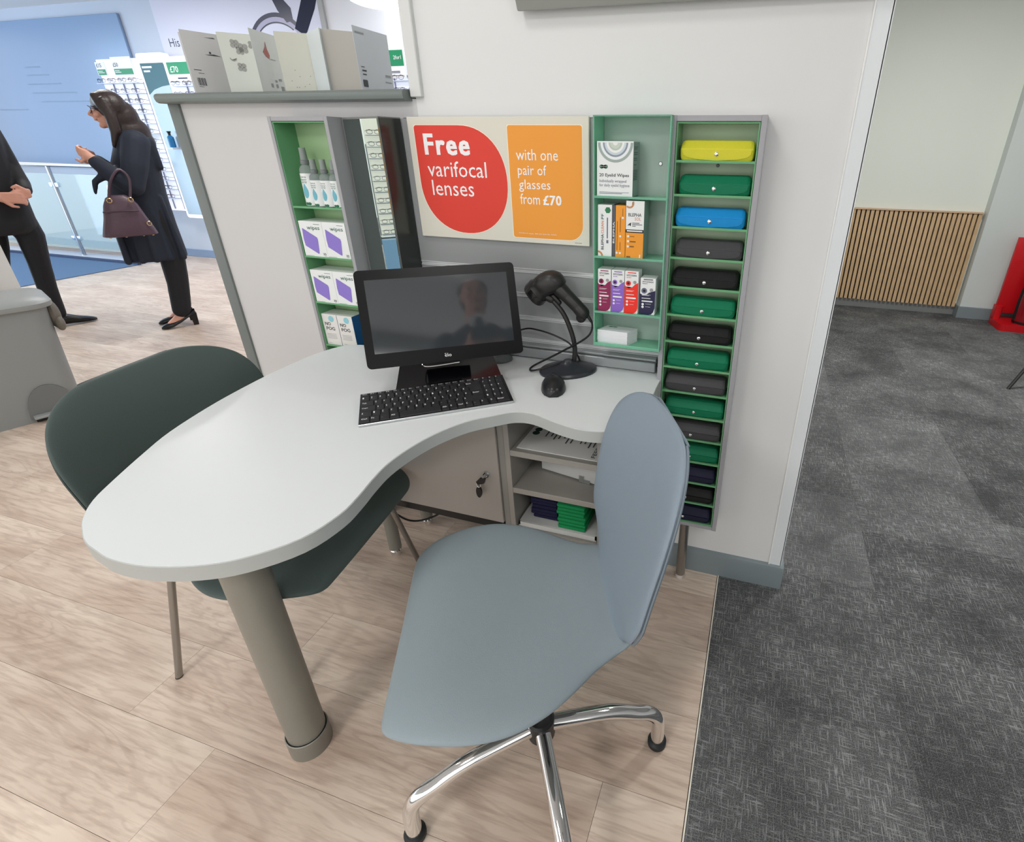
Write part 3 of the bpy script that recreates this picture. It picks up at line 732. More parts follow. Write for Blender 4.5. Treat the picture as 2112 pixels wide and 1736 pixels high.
# cartons
def carton(name, label, x0, x1, z0, z1, y0, y1, m_front, group=None, cat='box', m_side=None):
    t = thing(name, label, cat, ((x0 + x1) / 2, (y0 + y1) / 2, z0), 0, group)
    part('carton', box(BM(), x0, x1, y0, y1, z0, z1, .0008, 1), m_side or m_front, t)
    if m_side: part('front_panel', box(BM(), x0 + .0002, x1 - .0002, y0 - .0004, y0 + .0004, z0 + .0003, z1 - .0003), m_front, t)
    return t
m_purple = mat('print_purple', '8c78cc', .5)
i = 0
for z0, zt, lab in ((.9945, 1.101, 'upper wipes shelf'), (.8475, .953, 'lower wipes shelf')):
    for x0, x1, side in ((-1.362, -1.277, 'left'), (-1.2765, -1.192, 'right')):
        y0 = 1.276
        t = carton('wipes_box', 'white wipes box with a purple square, %s one on the %s' % (side, lab), x0, x1, z0, zt, y0, 1.342, m_pw, 'wipes boxes in the green cabinet')
        w = x1 - x0; h = zt - z0; o = (x0, y0 - .0002, z0)
        P = [(.14 * w, .80 * h), (.70 * w, .56 * h), (.72 * w, .50 * h), (.66 * w, .11 * h), (.61 * w, .10 * h), (.11 * w, .31 * h), (.09 * w, .5 * h), (.12 * w, .79 * h)]
        part('purple_print', flat(BM(), P, o, U, V), m_purple, t, smooth=False)
        bm = text_bm(BM(), 'wipes', (x0 + .34 * w, y0 - .0002, z0 + .74 * h), U, V, .55 * w, .135 * h, 0); bars(bm, [(x0 + .65 * w, x0 + .92 * w, z0 + .92 * h, .001)], (0, y0 - .0002, 0), U, V)
        part('lettering', bm, mat('print_green', '0d5a43', .6), t, smooth=False)
        bm = text_bm(BM(), '30', (x0 + .82 * w, y0 - .0002, z0 + .07 * h), U, V, .13 * w, .06 * h, .02); bars(bm, [(x0 + .85 * w, x0 + .95 * w, z0 + .045 * h, .0008), (x0 + .05 * w, x0 + .4 * w, z0 + .03 * h, .0008)], (0, y0 - .0002, 0), U, V)
        part('count_print', bm, mat('print_dark', '4b4e52', .6), t, smooth=False)
for x0, x1, side in ((-1.3635, -1.3045, 'left'), (-1.303, -1.244, 'right')):
    y0 = 1.282; z0, zt = .7005, .806
    t = carton('fog_wipe_box', 'white box printed NO FOG with blue sides, %s of the pair' % side, x0, x1, z0, zt, y0, 1.34, mat('pack_cream', 'e6e6e4', .4), 'boxes on the lowest green cabinet shelf', m_side=mat('pack_blue', '1d5aa6', .4))
    part('lid', box(BM(), x0, x1, y0, 1.34, zt - .0005, zt + .0006), mat('pack_cream', 'e6e6e4', .4), t)
    bm = text_bm(BM(), 'NO', (x0 + .008, y0 - .0006, z0 + .068), U, V, .023, .0115, .012); text_bm(bm, 'FOG', (x0 + .010, y0 - .0006, z0 + .052), U, V, .034, .0115, .012)
    part('lettering', bm, mat('print_black', '26282b', .6), t, smooth=False)
    part('blue_disc', flat(BM(), circ(x0 + .036, z0 + .091, .0105), (0, y0 - .0006, 0), U, V), mat('disc_blue', '8ecbd8', .5), t, smooth=False)
    bars_ = [(x0 + .008, x0 + .045, z0 + q, .0012) for q in (.038, .033, .028, .023)] + [(x0 + .008, x0 + .02, z0 + .006, .001)]
    part('small_print', bars(BM(), bars_, (0, y0 - .0006, 0), U, V), mat('print_grey', '9a9c9e', .6), t, smooth=False)

# ------------------------------------------------------------------ mint shelf unit on the slat board
t = thing('mint_shelf_unit', 'translucent mint green shelf unit with four compartments', 'shelf unit', (-.318, 1.29, .82))
MF, MB_ = 1.250, 1.331
tray_stack(t, -.4095, -.2265, .820, 1.381, [1.205, 1.061, .916], MB_, MF, m_mint, m_mintb, wall=.003)
bm = BM(); box(bm, -.4065, -.2295, MF, MB_, .820, .823); box(bm, -.4065, -.2295, MF, MF + .003, .823, .829); part('bottom_tray', bm, m_mint, t)
bm = lathe(BM(), [(.005, 0), (.005, .001), (.0035, .003), (.0012, .003)], mx=Matrix.Translation((-.2625, MB_, 1.279)) @ Matrix.Rotation(PI / 2, 4, 'X')); part('screw', bm, m_alu, t)
# eyelid wipes box
x0, x1, z0, z1, y0 = -.4025, -.3135, 1.2058, 1.3265, 1.2585
t = carton('eyelid_wipes_box', 'white carton of 20 eyelid wipes with grey-green rings', x0, x1, z0, z1, y0, 1.318, m_pw, m_side=mat('pack_sage', '93a8a0', .45))
part('lid', box(BM(), x0, x1, y0, 1.318, z1 - .0004, z1 + .0005), m_pw, t)
o = (0, y0 - .0005, 0); cx = x0 + .0455
for k, (r, c_) in enumerate(((.0425, '9fada9'), (.0365, 'e8eff0'), (.0305, '8b95a3'), (.0265, 'c9d6de'), (.0215, 'eef1ee'), (.0165, 'b9c7bd'), (.0125, 'c9d3c8'), (.0060, 'e9ede8'))):
    part('ring_print', flat(BM(), circ(cx, z1 - .0025, r, 25, None, PI, 2 * PI), o, U, V, .0002 + k * .00012), mat('ring%d' % k, c_, .5), t, smooth=False)
logo(t, x0 + .0065, z0 + .0665, .021, y0 - .0005)
part('lettering', text_bm(BM(), '20 Eyelid Wipes', (x0 + .0065, y0 - .0005, z0 + .0425), U, V, .073, .0095, .008), mat('print_black', '26282b', .6), t, smooth=False)
bm = text_bm(BM(), 'Individually wrapped', (x0 + .0065, y0 - .0005, z0 + .030), U, V, .067, .0085); text_bm(bm, 'for daily eyelid hygiene', (x0 + .0065, y0 - .0005, z0 + .0205), U, V, .075, .0085)
bars(bm, [(x0 + .0065, x0 + .08, z0 + .0095, .0009), (x0 + .0065, x0 + .064, z0 + .0065, .0013)], (0, y0 - .0005, 0), U, V); part('small_print', bm, mat('print_slate', '6d7386', .6), t, smooth=False)
bm = BM()
for z, w in [(z1 - .012, .7), (z1 - .016, .6), (z1 - .024, .7), (z1 - .028, .7), (z1 - .036, .65), (z1 - .04, .6), (z1 - .05, .5)] + [(z1 - .062 - k * .0035, .75) for k in range(7)]:
    flat(bm, [(1.262, z), (1.262 + .05 * w, z), (1.262 + .05 * w, z + .0014), (1.262, z + .0014)], (x1, 0, 0), (0, 1, 0), V, .0008)
part('side_print', bm, mat('print_teal', '3f5f58', .6), t, smooth=False)
# eye-care cartons on the second shelf
z0 = 1.0615; y0 = 1.258
m_or = mat('pack_orange', 'ee9b2c', .45); m_o2 = mat('ring_tan', 'c98a55', .5)
x0, x1, z1 = -.4, -.3635, 1.1865
t = carton('eye_wipe_carton', 'tall white carton with sideways orange and green lettering', x0, x1, z0, z1, y0, 1.318, m_pw)
bm = text_bm(BM(), 'BLEPHA', (x0 + .0155, y0 - .0003, z0 + .017), V, (-1, 0, 0), .038, .0065, .01); part('lettering', bm, mat('print_black', '26282b', .6), t, smooth=False)
part('lettering', text_bm(BM(), 'CLEAN', (x0 + .0155, y0 - .0003, z0 + .0565), V, (-1, 0, 0), .030, .0065, .005), mat('print_orange', 'd9743a', .6), t, smooth=False)
part('lettering', text_bm(BM(), 'PF', (x0 + .0155, y0 - .0003, z0 + .091), V, (-1, 0, 0), .0125, .0065, .005), mat('print_green', '0d5a43', .6), t, smooth=False)
part('badge', flat(BM(), circ(x0 + .026, z1 - .0125, .0078, 6), (0, y0, 0), U, V, .0005), mat('badge_green', '2e7a52', .5), t, smooth=False)
part('small_print', bars(BM(), [(x0 + .0235, x0 + .0265, z0 + .045, .05), (x0 + .0225, x0 + .028, z0 + .033, .008)], (0, y0, 0), U, V, .0005), mat('print_slate', '6d7386', .6), t, smooth=False)
part('corner_ring', flat(BM(), circ(x0 + .0005, z0 + .0005, .0135, 9, None, 0, PI / 2) + circ(x0 + .0005, z0 + .0005, .009, 9, None, 0, PI / 2)[::-1], (0, y0, 0), U, V, .0005), m_o2, t, smooth=False)
t = carton('dark_carton', 'slim dark grey carton edge between white and orange cartons', -.3632, -.3545, z0, 1.186, y0 + .002, 1.318, mat('pack_slate', '55565b', .5))
part('lettering', text_bm(BM(), 'BLEPHA', (-.3570, y0 + .002, z0 + .034), V, (-1, 0, 0), .052, .0042, .01, .0005), mat('print_white', 'f2f4f2', .5), t, smooth=False)
x0, x1 = -.354, -.3285
t = carton('orange_carton', 'narrow orange carton left of the half white, half orange carton', x0, x1, z0, 1.1865, y0, 1.318, m_or)
bm = BM()
for cx, cz in ((.004, .011), (.0125, .011), (.0125, .052), (.0185, .096)): flat(bm, circ(x0 + cx, z0 + cz, .0028, 12), (0, y0, 0), U, V, .0005)
part('dot_print', bm, m_pw, t, smooth=False)
part('small_print', bars(BM(), [(x0 + .004, x0 + .0055, z0 + .018, .07), (x0 + .0115, x0 + .013, z0 + .062, .035), (x0 + .0115, x0 + .013, z0 + .018, .02), (x0 + .0175, x0 + .0188, z0 + .1, .018)], (0, y0, 0), U, V, .0005), mat('print_brown', '8a5a24', .6), t, smooth=False)
x0, x1, z1 = -.3265, -.2815, 1.1985
t = carton('lotion_carton', 'half white, half orange lotion carton, tallest on the second mint shelf', x0, x1, z0 - .0002, z1, y0 - .004, 1.31, m_or, m_side=mat('pack_sage2', '87a79c', .45))
yy = y0 - .0045
part('white_panel', flat(BM(), [(x0, z0 + .067), (x1, z0 + .067), (x1, z1), (x0, z1)], (0, yy, 0), U, V, .0003), m_pw, t, smooth=False)
part('black_band', flat(BM(), [(x0, z0 + .063), (x1, z0 + .063), (x1, z0 + .0705), (x0, z0 + .0705)], (0, yy, 0), U, V, .0005), mat('print_black', '26282b', .6), t, smooth=False)
part('lettering', text_bm(BM(), 'BLEPHA', (x0 + .006, yy, z0 + .101), U, V, .0325, .0078, .01, .0006), mat('print_black', '26282b', .6), t, smooth=False)
part('lettering', text_bm(BM(), 'SOL', (x0 + .022, yy, z0 + .092), U, V, .0155, .007, 0, .0006), mat('print_orange', 'd9743a', .6), t, smooth=False)
bm = bars(BM(), [(x0 + .016, x0 + .034, z0 + .085, .0016), (x0 + .016, x0 + .041, z0 + .0815, .0016), (x0 + .016, x0 + .025, z0 + .078, .0016)], (0, yy, 0), U, V, .0006)
flat(bm, [(x0 + .004, z0 + .079), (x0 + .008, z0 + .084), (x0 + .0135, z0 + .087), (x0 + .011, z0 + .082), (x0 + .0125, z0 + .078), (x0 + .0095, z0 + .0805)], (0, yy, 0), U, V, .0006); part('small_print', bm, mat('print_dark', '4b4e52', .6), t, smooth=False)
bm = BM()
for cz in (.054, .042, .0295): flat(bm, circ(x0 + .0065, z0 + cz, .003, 12), (0, yy, 0), U, V, .0006)
bars(bm, [(x0 + .036, x0 + .039, z0 + .003, .008)], (0, yy, 0), U, V, .0006); bars(bm, [(x0 + .003, x1 - .003, z0 + .0655, .003)], (0, yy, 0), U, V, .0008); part('dot_print', bm, m_pw, t, smooth=False)
part('small_print', bars(BM(), [(x0 + .011, x0 + .022, z0 + .053, .0015), (x0 + .011, x0 + .026, z0 + .04, .003), (x0 + .011, x0 + .022, z0 + .028, .003), (x0 + .003, x0 + .013, z0 + .002, .004)], (0, yy, 0), U, V, .0006), mat('print_brown', '8a5a24', .6), t, smooth=False)
part('corner_ring', flat(BM(), circ(x0 + .0085, z1 - .006, .0115, 12, None, -PI * .75, PI * .15) + circ(x0 + .0085, z1 - .006, .0075, 12, None, -PI * .75, PI * .15)[::-1], (0, yy, 0), U, V, .0006), m_o2, t, smooth=False)
# eye drops on the third shelf
z0 = .9168
for x0, x1, z1, hx, w2, lb in ((-.4, -.3645, 1.0285, '8c1d52', 'INTENSE', 'eye-drop carton with deep magenta lower part'), (-.3625, -.3285, 1.0285, '8a63c4', 'DUAL', 'eye-drop carton with violet lower part'), (-.327, -.291, 1.0285, 'ef2f22', 'EXTRA', 'eye-drop carton with bright red lower part'), (-.2865, -.2465, 1.013, '232046', 'NIGHT', 'shorter eye-drop carton with navy lower part')):
    y0 = 1.2585 if w2 != 'NIGHT' else 1.262; w = x1 - x0; h = z1 - z0; ck = mat('drops_' + w2, hx, .45)
    t = carton('eye_drop_carton', lb, x0, x1, z0, z1, y0, y0 + .038, m_pw, 'eye drop cartons on the third mint shelf')
    yy = y0 - .0002
    P = [(0, .68), (.1, .64), (.3, .60), (.55, .63), (.75, .70), (1, .745), (1, .16), (.93, .08), (.8, .03), (.6, .0), (0, .0)]
    if w2 == 'NIGHT': P = [(0, .58), (.2, .54), (.4, .55), (.6, .62), (1, .68), (1, .2), (.9, .08), (.78, .02), (.6, 0), (0, 0)]
    part('colour_panel', flat(BM(), [(x0 + a * w, z0 + b * h) for a, b in P], (0, yy, 0), U, V), ck, t, smooth=False)
    e_ = z0 + h * (.72 if w2 != 'NIGHT' else .66)
    part('eye_ring', flat(BM(), circ(x0 + .27 * w, e_, .25 * w), (0, yy, 0), U, V, .0005), m_pw, t, smooth=False)
    part('eye_print', flat(BM(), circ(x0 + .27 * w, e_, .19 * w), (0, yy, 0), U, V, .0007), ck if w2 != 'NIGHT' else mat('print_slate', '6d7386', .6), t, smooth=False)
    part('pupil', flat(BM(), circ(x0 + .27 * w, e_, .09 * w), (0, yy, 0), U, V, .0009), mat('print_ink', '2a1730', .6), t, smooth=False)
    part('grey_disc', flat(BM(), circ(x0 + .74 * w, e_ + .03 * h, .12 * w), (0, yy, 0), U, V, .0006), mat('print_grey', '9a9c9e', .6), t, smooth=False)
    part('top_dash', flat(BM(), rrect(x0 + .2 * w, x0 + .82 * w, z0 + .955 * h, z0 + .975 * h, .0009), (0, yy, 0), U, V, .0005), ck, t, smooth=False)
    part('lettering', text_bm(BM(), 'HYCOSAN', (x0 + .14 * w, yy, z0 + .885 * h), U, V, .7 * w, .042 * h, .02, .0005), mat('print_black', '26282b', .6), t, smooth=False)
    part('lettering', text_bm(BM(), w2, (x0 + .14 * w, yy, z0 + .842 * h), U, V, .34 * w, .024 * h, .01, .0005), ck, t, smooth=False)
    bm = BM()
    for cz in ((.31, .23, .155) if w2 in ('INTENSE',) else (.29, .215)): flat(bm, circ(x0 + .2 * w, z0 + cz * h, .085 * w, 12), (0, yy, 0), U, V, .0006)
    flat(bm, rrect(x0 + .12 * w, x0 + .85 * w, z0 + .36 * h, z0 + .395 * h, .0015), (0, yy, 0), U, V, .0006)
    bars(bm, [(x0 + .12 * w, x0 + .7 * w, z0 + .45 * h, .0017), (x0 + .12 * w, x0 + .7 * w, z0 + .55 * h, .0007), (x0 + .12 * w, x0 + .6 * w, z0 + .53 * h, .0007), (x0 + .38 * w, x0 + .75 * w, z0 + .3 * h, .0007), (x0 + .38 * w, x0 + .7 * w, z0 + .22 * h, .0007)], (0, yy, 0), U, V, .0006)
    part('white_print', bm, m_pw, t, smooth=False)
# white card stack in the bottom compartment
t = thing('card_stack', 'stack of white cards in the lowest mint compartment', 'cards', (-.355, 1.29, .823))
bm = BM(); P = [(-.404, 1.266), (-.318, 1.262), (-.300, 1.305), (-.386, 1.309)]
for k in range(9):
    j = [(x + random.uniform(-.0004, .0004), y + random.uniform(-.0004, .0004)) for x, y in P]; prism(bm, j, .8232 + k * .0042, .8272 + k * .0042)
part('cards', bm, mat('card_white', 'e8e9ee', .5), t, ang=10)
bm = BM()
for c_ in ((-.374, 1.299), (-.362, 1.2985)): flat(bm, circ(c_[0], c_[1], .007, 12, .0035), (0, 0, .8610), (1, 0, 0), (0, 1, 0), .0004)
part('emblem', bm, mat('logo_green', '0b6b45', .5), t, smooth=False)
# ------------------------------------------------------------------ touch-screen monitor
t = thing('monitor', 'black touch-screen monitor with a glossy screen and sloping foot on the white desk', 'monitor', (-.78, 1.1, .73))
ux = Vector((.8146, .5800, 0)).normalized(); nz_ = Vector((.5486, -.7667, .3335)); nz_ = (nz_ - ux * nz_.dot(ux)).normalized(); vy = nz_.cross(ux)
ctr = (Vector((-.93055, .99440, 1.0405)) + Vector((-.57476, 1.15015, .81332))) / 2
MM = Matrix(((ux.x, vy.x, nz_.x, ctr.x), (ux.y, vy.y, nz_.y, ctr.y), (ux.z, vy.z, nz_.z, ctr.z), (0, 0, 0, 1)))
W2, H2 = .1915, .1192
def loc(bm): bmesh.ops.transform(bm, matrix=MM, verts=bm.verts); return bm
hs = prism(BM(), rrect(-W2, W2, -H2, H2, .011, 6), -.026, -.0015)
h = part('housing', loc(hs), mat('monitor_black', '121214', .3), t)
part('bezel', loc(prism(BM(), rrect(-W2, W2, -H2, H2, .011, 6), -.0015, 0)), mat('bezel_black', '0c0c0e', .3, spec=.25), t)
part('screen', loc(flat(BM(), [(-.1705, -.0835), (.1705, -.0835), (.1705, .0955), (-.1705, .0955)], (0, 0, 0), (1, 0, 0), (0, 1, 0), .0003)), mat('screen_glass', '34383c', .05, ior=1.9), t, smooth=False)
bm = text_bm(BM(), 'elo', (-.0085, -.1075, 0), (1, 0, 0), (0, 1, 0), .0165, .0088, 0, .0005); flat(bm, [(-.0085, -.0998), (-.0040, -.0998), (-.0040, -.0988), (-.0085, -.0988)], (0, 0, 0), (1, 0, 0), (0, 1, 0), .0005)
part('lettering', loc(bm), mat('print_white', 'f2f4f2', .5), t, smooth=False)
bm = prism(BM(), rrect(-.13, .13, -.075, .075, .02, 4), -.05, -.026); part('rear_housing', loc(bm), m_black, t)
# foot
fd = Vector((.822, .570)); bd = Vector((-.570, .822)); f0 = Vector((-.7465, 1.057))
def fp(a, b): q = f0 + fd * a + bd * b; return (q.x, q.y)
bm = BM(); rings = []
for b, z, hw in ((-.004, .7315, .136), (0, .738, .137), (.03, .748, .133), (.09, .782, .122), (.13, .812, .112), (.14, .826, .106)):
    zt = z; rings.append([(*fp(-hw, b), .7302 + max(0, z - .75) * .8), (*fp(hw, b), .7302 + max(0, z - .75) * .8), (*fp(hw, b), zt), (*fp(0, b), zt + .002), (*fp(-hw, b), zt)])
loft(bm, rings); part('foot', bm, mat('foot_gloss', '0b0c10', .12), t, ang=40)
bm = BM(); mx = Matrix(((fd.x, bd.x, 0, f0.x), (fd.y, bd.y, 0, f0.y), (0, 0, 1, 0), (0, 0, 0, 1)))
b2 = box(BM(), -.04, .04, .095, .145, .765, .93, .006); merge(bm, b2, mx); part('neck', bm, m_black, t)
bm = BM(); b2 = tube(BM(), [(-.058, .052, .80), (.058, .052, .80)], .0125, 16); merge(bm, b2, mx); hg = part('hinge', bm, mat('hinge_black', '101012', .15), t)
bm = BM(); b2 = tube(BM(), spl([(-.06, .060, .802), (-.064, .040, .792), (-.052, .028, .784), (.03, .03, .786)], 5, False), .0018, 8); merge(bm, b2, mx); part('hinge_rim', bm, m_chrome, hg)
part('rear_foot', prism(BM(), [fp(-.1, .10), fp(.1, .10), fp(.085, .17), fp(-.085, .17)], .7302, .7420), m_black, t)

# grommet disc behind the monitor
single('cable_grommet', lathe(BM(), [(.036, .7302), (.036, .7345), (.033, .7365), (.012, .7365), (.01, .735)], (-.712, 1.272), 28), mat('grommet_grey', '6f7577', .4), 'round dark grey cable grommet in the desk behind the monitor', 'grommet')

# ------------------------------------------------------------------ keyboard
ka = math.atan2(.2179, .2803)
t = thing('keyboard', 'compact black wireless keyboard with white legends in front of the monitor', 'keyboard', (-.7323, .9734, .7301), ka)
KW, KD = .355, .146
def kz(y): return .008 + (y + KD / 2) / KD * .009
bm = prism(BM(), [(-KD / 2, .0), (-KD / 2, .007), (KD / 2, .016), (KD / 2, .0)], -KW / 2, KW / 2, 'x'); part('tray', bm, mat('kb_black', '1c1c1f', .4), t, world=False)
bm = prism(BM(), [(-KD / 2 - .0012, .001), (-KD / 2 - .0012, .005), (-KD / 2, .006), (-KD / 2, .001)], -KW / 2, KW / 2, 'x'); part('silver_edge', bm, m_alu, t, world=False)
m_key = mat('key_black', '2a2a2d', .45)
m_leg = mat('legend_white', 'e8eaec', .5)
un = (KW - .006) / 19.1
rows = [  # bottom to top
    [1.25, 1.25, 1.25, 1.25, 5.6, 1.1, 1.1, 1.1, 1.1, 1.1, 1.1, None, 1.0, 1.9],
    [1.4, 1.05] + [1.05] * 10 + [2.85, None, 1, 1, 1],
    [1.9] + [1.05] * 11 + [1.05, 1.6, None, 1, 1, 1],
    [1.6] + [1.05] * 12 + [1.75, None, 1, 1, 1],
    [1.05] * 13 + [2.1, None, 1, 1, 1],
    [.95] * 16 + [None, .9, .9, .9]]
legs = [['Ctrl', 'Fn', '=', 'Alt', '', 'AltGr', 'M', 'Ctrl', '<', '-', '>', '0', 'Enter'],
        ['^', '|', 'Z', 'X', 'C', 'V', 'B', 'N', 'M', ',', '.', '/', '^', '1', '2', '3'],
        ['Caps', 'A', 'S', 'D', 'F', 'G', 'H', 'J', 'K', 'L', ';', '@', '#', 'Enter', '4', '5', '6'],
        ['Tab', 'Q', 'W', 'E', 'R', 'T', 'Y', 'U', 'I', 'O', 'P', '[', ']', '', '7', '8', '9'],
        ['1', '2', '3', '4', '5', '6', '7', '8', '9', '0', '-', '=', '+', 'Back', '/', '*', '-'],
        ['Esc', 'F1', 'F2', 'F3', 'F4', 'F5', 'F6', 'F7', 'F8', 'F9', 'F10', 'F11', 'F12', 'Prt', 'Ins', 'Del', '~', '~', '~']]
km = {}; lb = BM()
rd = (KD - .008) / 5.55
for ri, (row, lg_) in enumerate(zip(rows, legs)):
    h = rd * (.62 if ri == 5 else 1) - .0016; y = -KD / 2 + .004 + rd * ri
    tot = sum(w for w in row if w); k = (KW - .010 - .004) / tot; x = -KW / 2 + .004; li = 0
    for w in row:
        if w is None: x += .004; continue
        ww = w * k - .0016; key = (round(ww, 4), round(h, 4))
        if key not in km:
            b2 = BM(); lo = [(0, 0, 0), (key[0], 0, 0), (key[0], key[1], 0), (0, key[1], 0)]; e2 = .0009
            hi = [(e2, e2, .0026), (key[0] - e2, e2, .0026), (key[0] - e2, key[1] - e2, .0026), (e2, key[1] - e2, .0026)]
            loft(b2, [lo, hi]); me = bpy.data.meshes.new('key'); b2.to_mesh(me); b2.free(); me.materials.append(m_key); km[key] = me
        o = bpy.data.objects.new('key', km[key]); link(o, t); o.location = (x, y, kz(y) - .001); o.rotation_euler = (math.atan(.009 / KD), 0, 0)
        s = lg_[li] if li < len(lg_) else ''
        if s:
            wl = min(ww * .62, .0032 * len(s)); text_bm(lb, s, (x + .002, y + h * .42, kz(y) + .0021), (1, 0, 0), (0, 1, .06), wl, h * (.26 if len(s) > 1 else .34) if s not in '-.,=' else .0006, .02, .0003)
        x += w * k; li += 1
part('legends', lb, m_leg, t, world=False, smooth=False)

# ------------------------------------------------------------------ mouse
t = thing('mouse', 'small black wireless mouse on the white desk', 'mouse', (-.484, 1.133, .7301), math.radians(112))
bm = BM(); rings = []
for k in range(9):
    a = k / 8; x = -.056 + .112 * a; w = .033 * (math.sin(PI * min(max(a * .96 + .02, 0), 1)) ** .38); hgt = .008 + .026 * math.sin(PI * min(1, (a * .9 + .08))) ** .8
    rings.append([(x, w * math.cos(q), .001 + (hgt * math.sin(q) if math.sin(q) > 0 else 0)) for q in [2 * PI * j / 18 for j in range(18)]])
loft(bm, rings); part('shell', bm, mat('mouse_black', '202124', .32), t, world=False, ang=60)
part('wheel', tube(BM(), [(.024, -.003, .028), (.024, .003, .028)], .007, 12), m_black, t, world=False)
part('emblem_dot', ellip(BM(), (-.045, 0, .0185), (.0022, .0022, .0016)), m_leg, t, world=False)

# ------------------------------------------------------------------ barcode scanner on its stand
t = thing('barcode_scanner', 'black handheld barcode scanner resting on a flexible desk stand', 'scanner', (-.49, 1.26, .73))
m_sc = mat('scanner_black', '242323', .38); m_scg = mat('scanner_gloss', '1a1919', .18)
yS = 1.27
ax = Vector((.76, 0, .65)).normalized(); up = Vector((-.65, 0, .76)).normalized()
bm = BM(); rings = []; N_ = 20
for dd, hw, hh, off in ((-.002, .036, .034, -.003), (.0, .037, .035, -.003), (.02, .0355, .033, 0), (.03, .031, .030, .001), (.034, .033, .030, .001), (.052, .033, .033, -.002), (.072, .031, .032, -.006), (.086, .026, .027, -.010), (.096, .017, .018, -.013), (.100, .005, .006, -.014)):
    c_ = Vector((-.589, yS, .943)) + ax * dd + up * off
    rings.append([tuple(c_ + up * hh * math.copysign(abs(math.sin(q)) ** .8, math.sin(q)) + Vector((0, 1, 0)) * hw * math.copysign(abs(math.cos(q)) ** .8, math.cos(q))) for q in [2 * PI * j / N_ for j in range(N_)]])
loft(bm, rings); hd = part('head', bm, m_sc, t, ang=50)
c_ = Vector((-.589, yS, .943)) - ax * .0028 - up * .003
part('window', loft(BM(), [[tuple(c_ - ax * e3 + up * .028 * math.sin(q) + Vector((0, 1, 0)) * .031 * math.cos(q)) for q in [2 * PI * j / N_ for j in range(N_)]] for e3 in (0, .0006)]), mat('scan_window', '070606', .08), hd)
c_ = Vector((-.589, yS, .943))
bm = BM(); rings = []
for dd in (.004, .019): rings.append([tuple(c_ + ax * dd + up * (.0355 * math.sin(q) - .001) + Vector((0, 1, 0)) * .0372 * math.cos(q)) for q in [2 * PI * j / N_ for j in range(N_)]])
loft(bm, rings); part('gloss_band', bm, m_scg, hd)
bm = chain(BM(), [(-.518, yS, .968), (-.49, yS, .944), (-.462, yS, .918), (-.447, yS, .902)], [.022, .0185, .018, .019]); chain(bm, [(-.447, yS, .902), (-.452, yS, .888)], [.018, .0145])
part('handle', bm, m_sc, t)
part('trigger', chain(BM(), [(-.532, yS, .942), (-.515, yS, .925)], [.008, .007]), m_black, t)
bm = tube(BM(), spl([(-.475, 1.268, .755), (-.472, 1.27, .792), (-.479, 1.27, .835), (-.5, 1.27, .888), (-.527, 1.27, .922), (-.553, 1.27, .943)], 6, False), .0068, 14); st = part('gooseneck', bm, m_sc, t)
part('cup', chain(BM(), [(-.538, yS, .932), (-.562, yS, .945)], [.011, .014]), m_sc, t)
mx = Matrix.Translation((-.487, 1.252, .7301)) @ Matrix.Rotation(math.radians(32), 4, 'Z')
bm = lathe(BM(), [(.082, 0), (.083, .006), (.079, .011), (.055, .017), (.026, .023), (.015, .031), (.011, .036)], (0, 0), 36, mx, 1, .72); part('stand_base', bm, mat('stand_slate', '2d3036', .3), t)
m_cb = mat('cable_black', '121213', .45)
cb1 = spl([(-.447, 1.27, .896), (-.430, 1.27, .893), (-.419, 1.268, .872), (-.424, 1.262, .846), (-.450, 1.26, .822), (-.49, 1.256, .797), (-.541, 1.250, .766), (-.578, 1.243, .745), (-.594, 1.231, .7345), (-.585, 1.214, .7345), (-.556, 1.216, .7425), (-.52, 1.236, .7525), (-.488, 1.262, .762)], 7, False)
part('coiled_cable', tube(BM(), cb1, .0028, 8), m_cb, t)
part('strain_relief', chain(BM(), [(-.448, 1.27, .9), (-.431, 1.27, .893), (-.422, 1.269, .88)], [.006, .005, .0035]), m_cb, t)
single('data_cable', tube(BM(), spl([(-.70, 1.30, .80), (-.637, 1.30, .826), (-.60, 1.302, .826), (-.554, 1.30, .818), (-.51, 1.298, .803), (-.487, 1.296, .786), (-.47, 1.30, .750), (-.47, 1.30, .735)], 6, False), .0026, 8), m_cb, 'thin black cable running from behind the monitor to the scanner stand', 'cable')

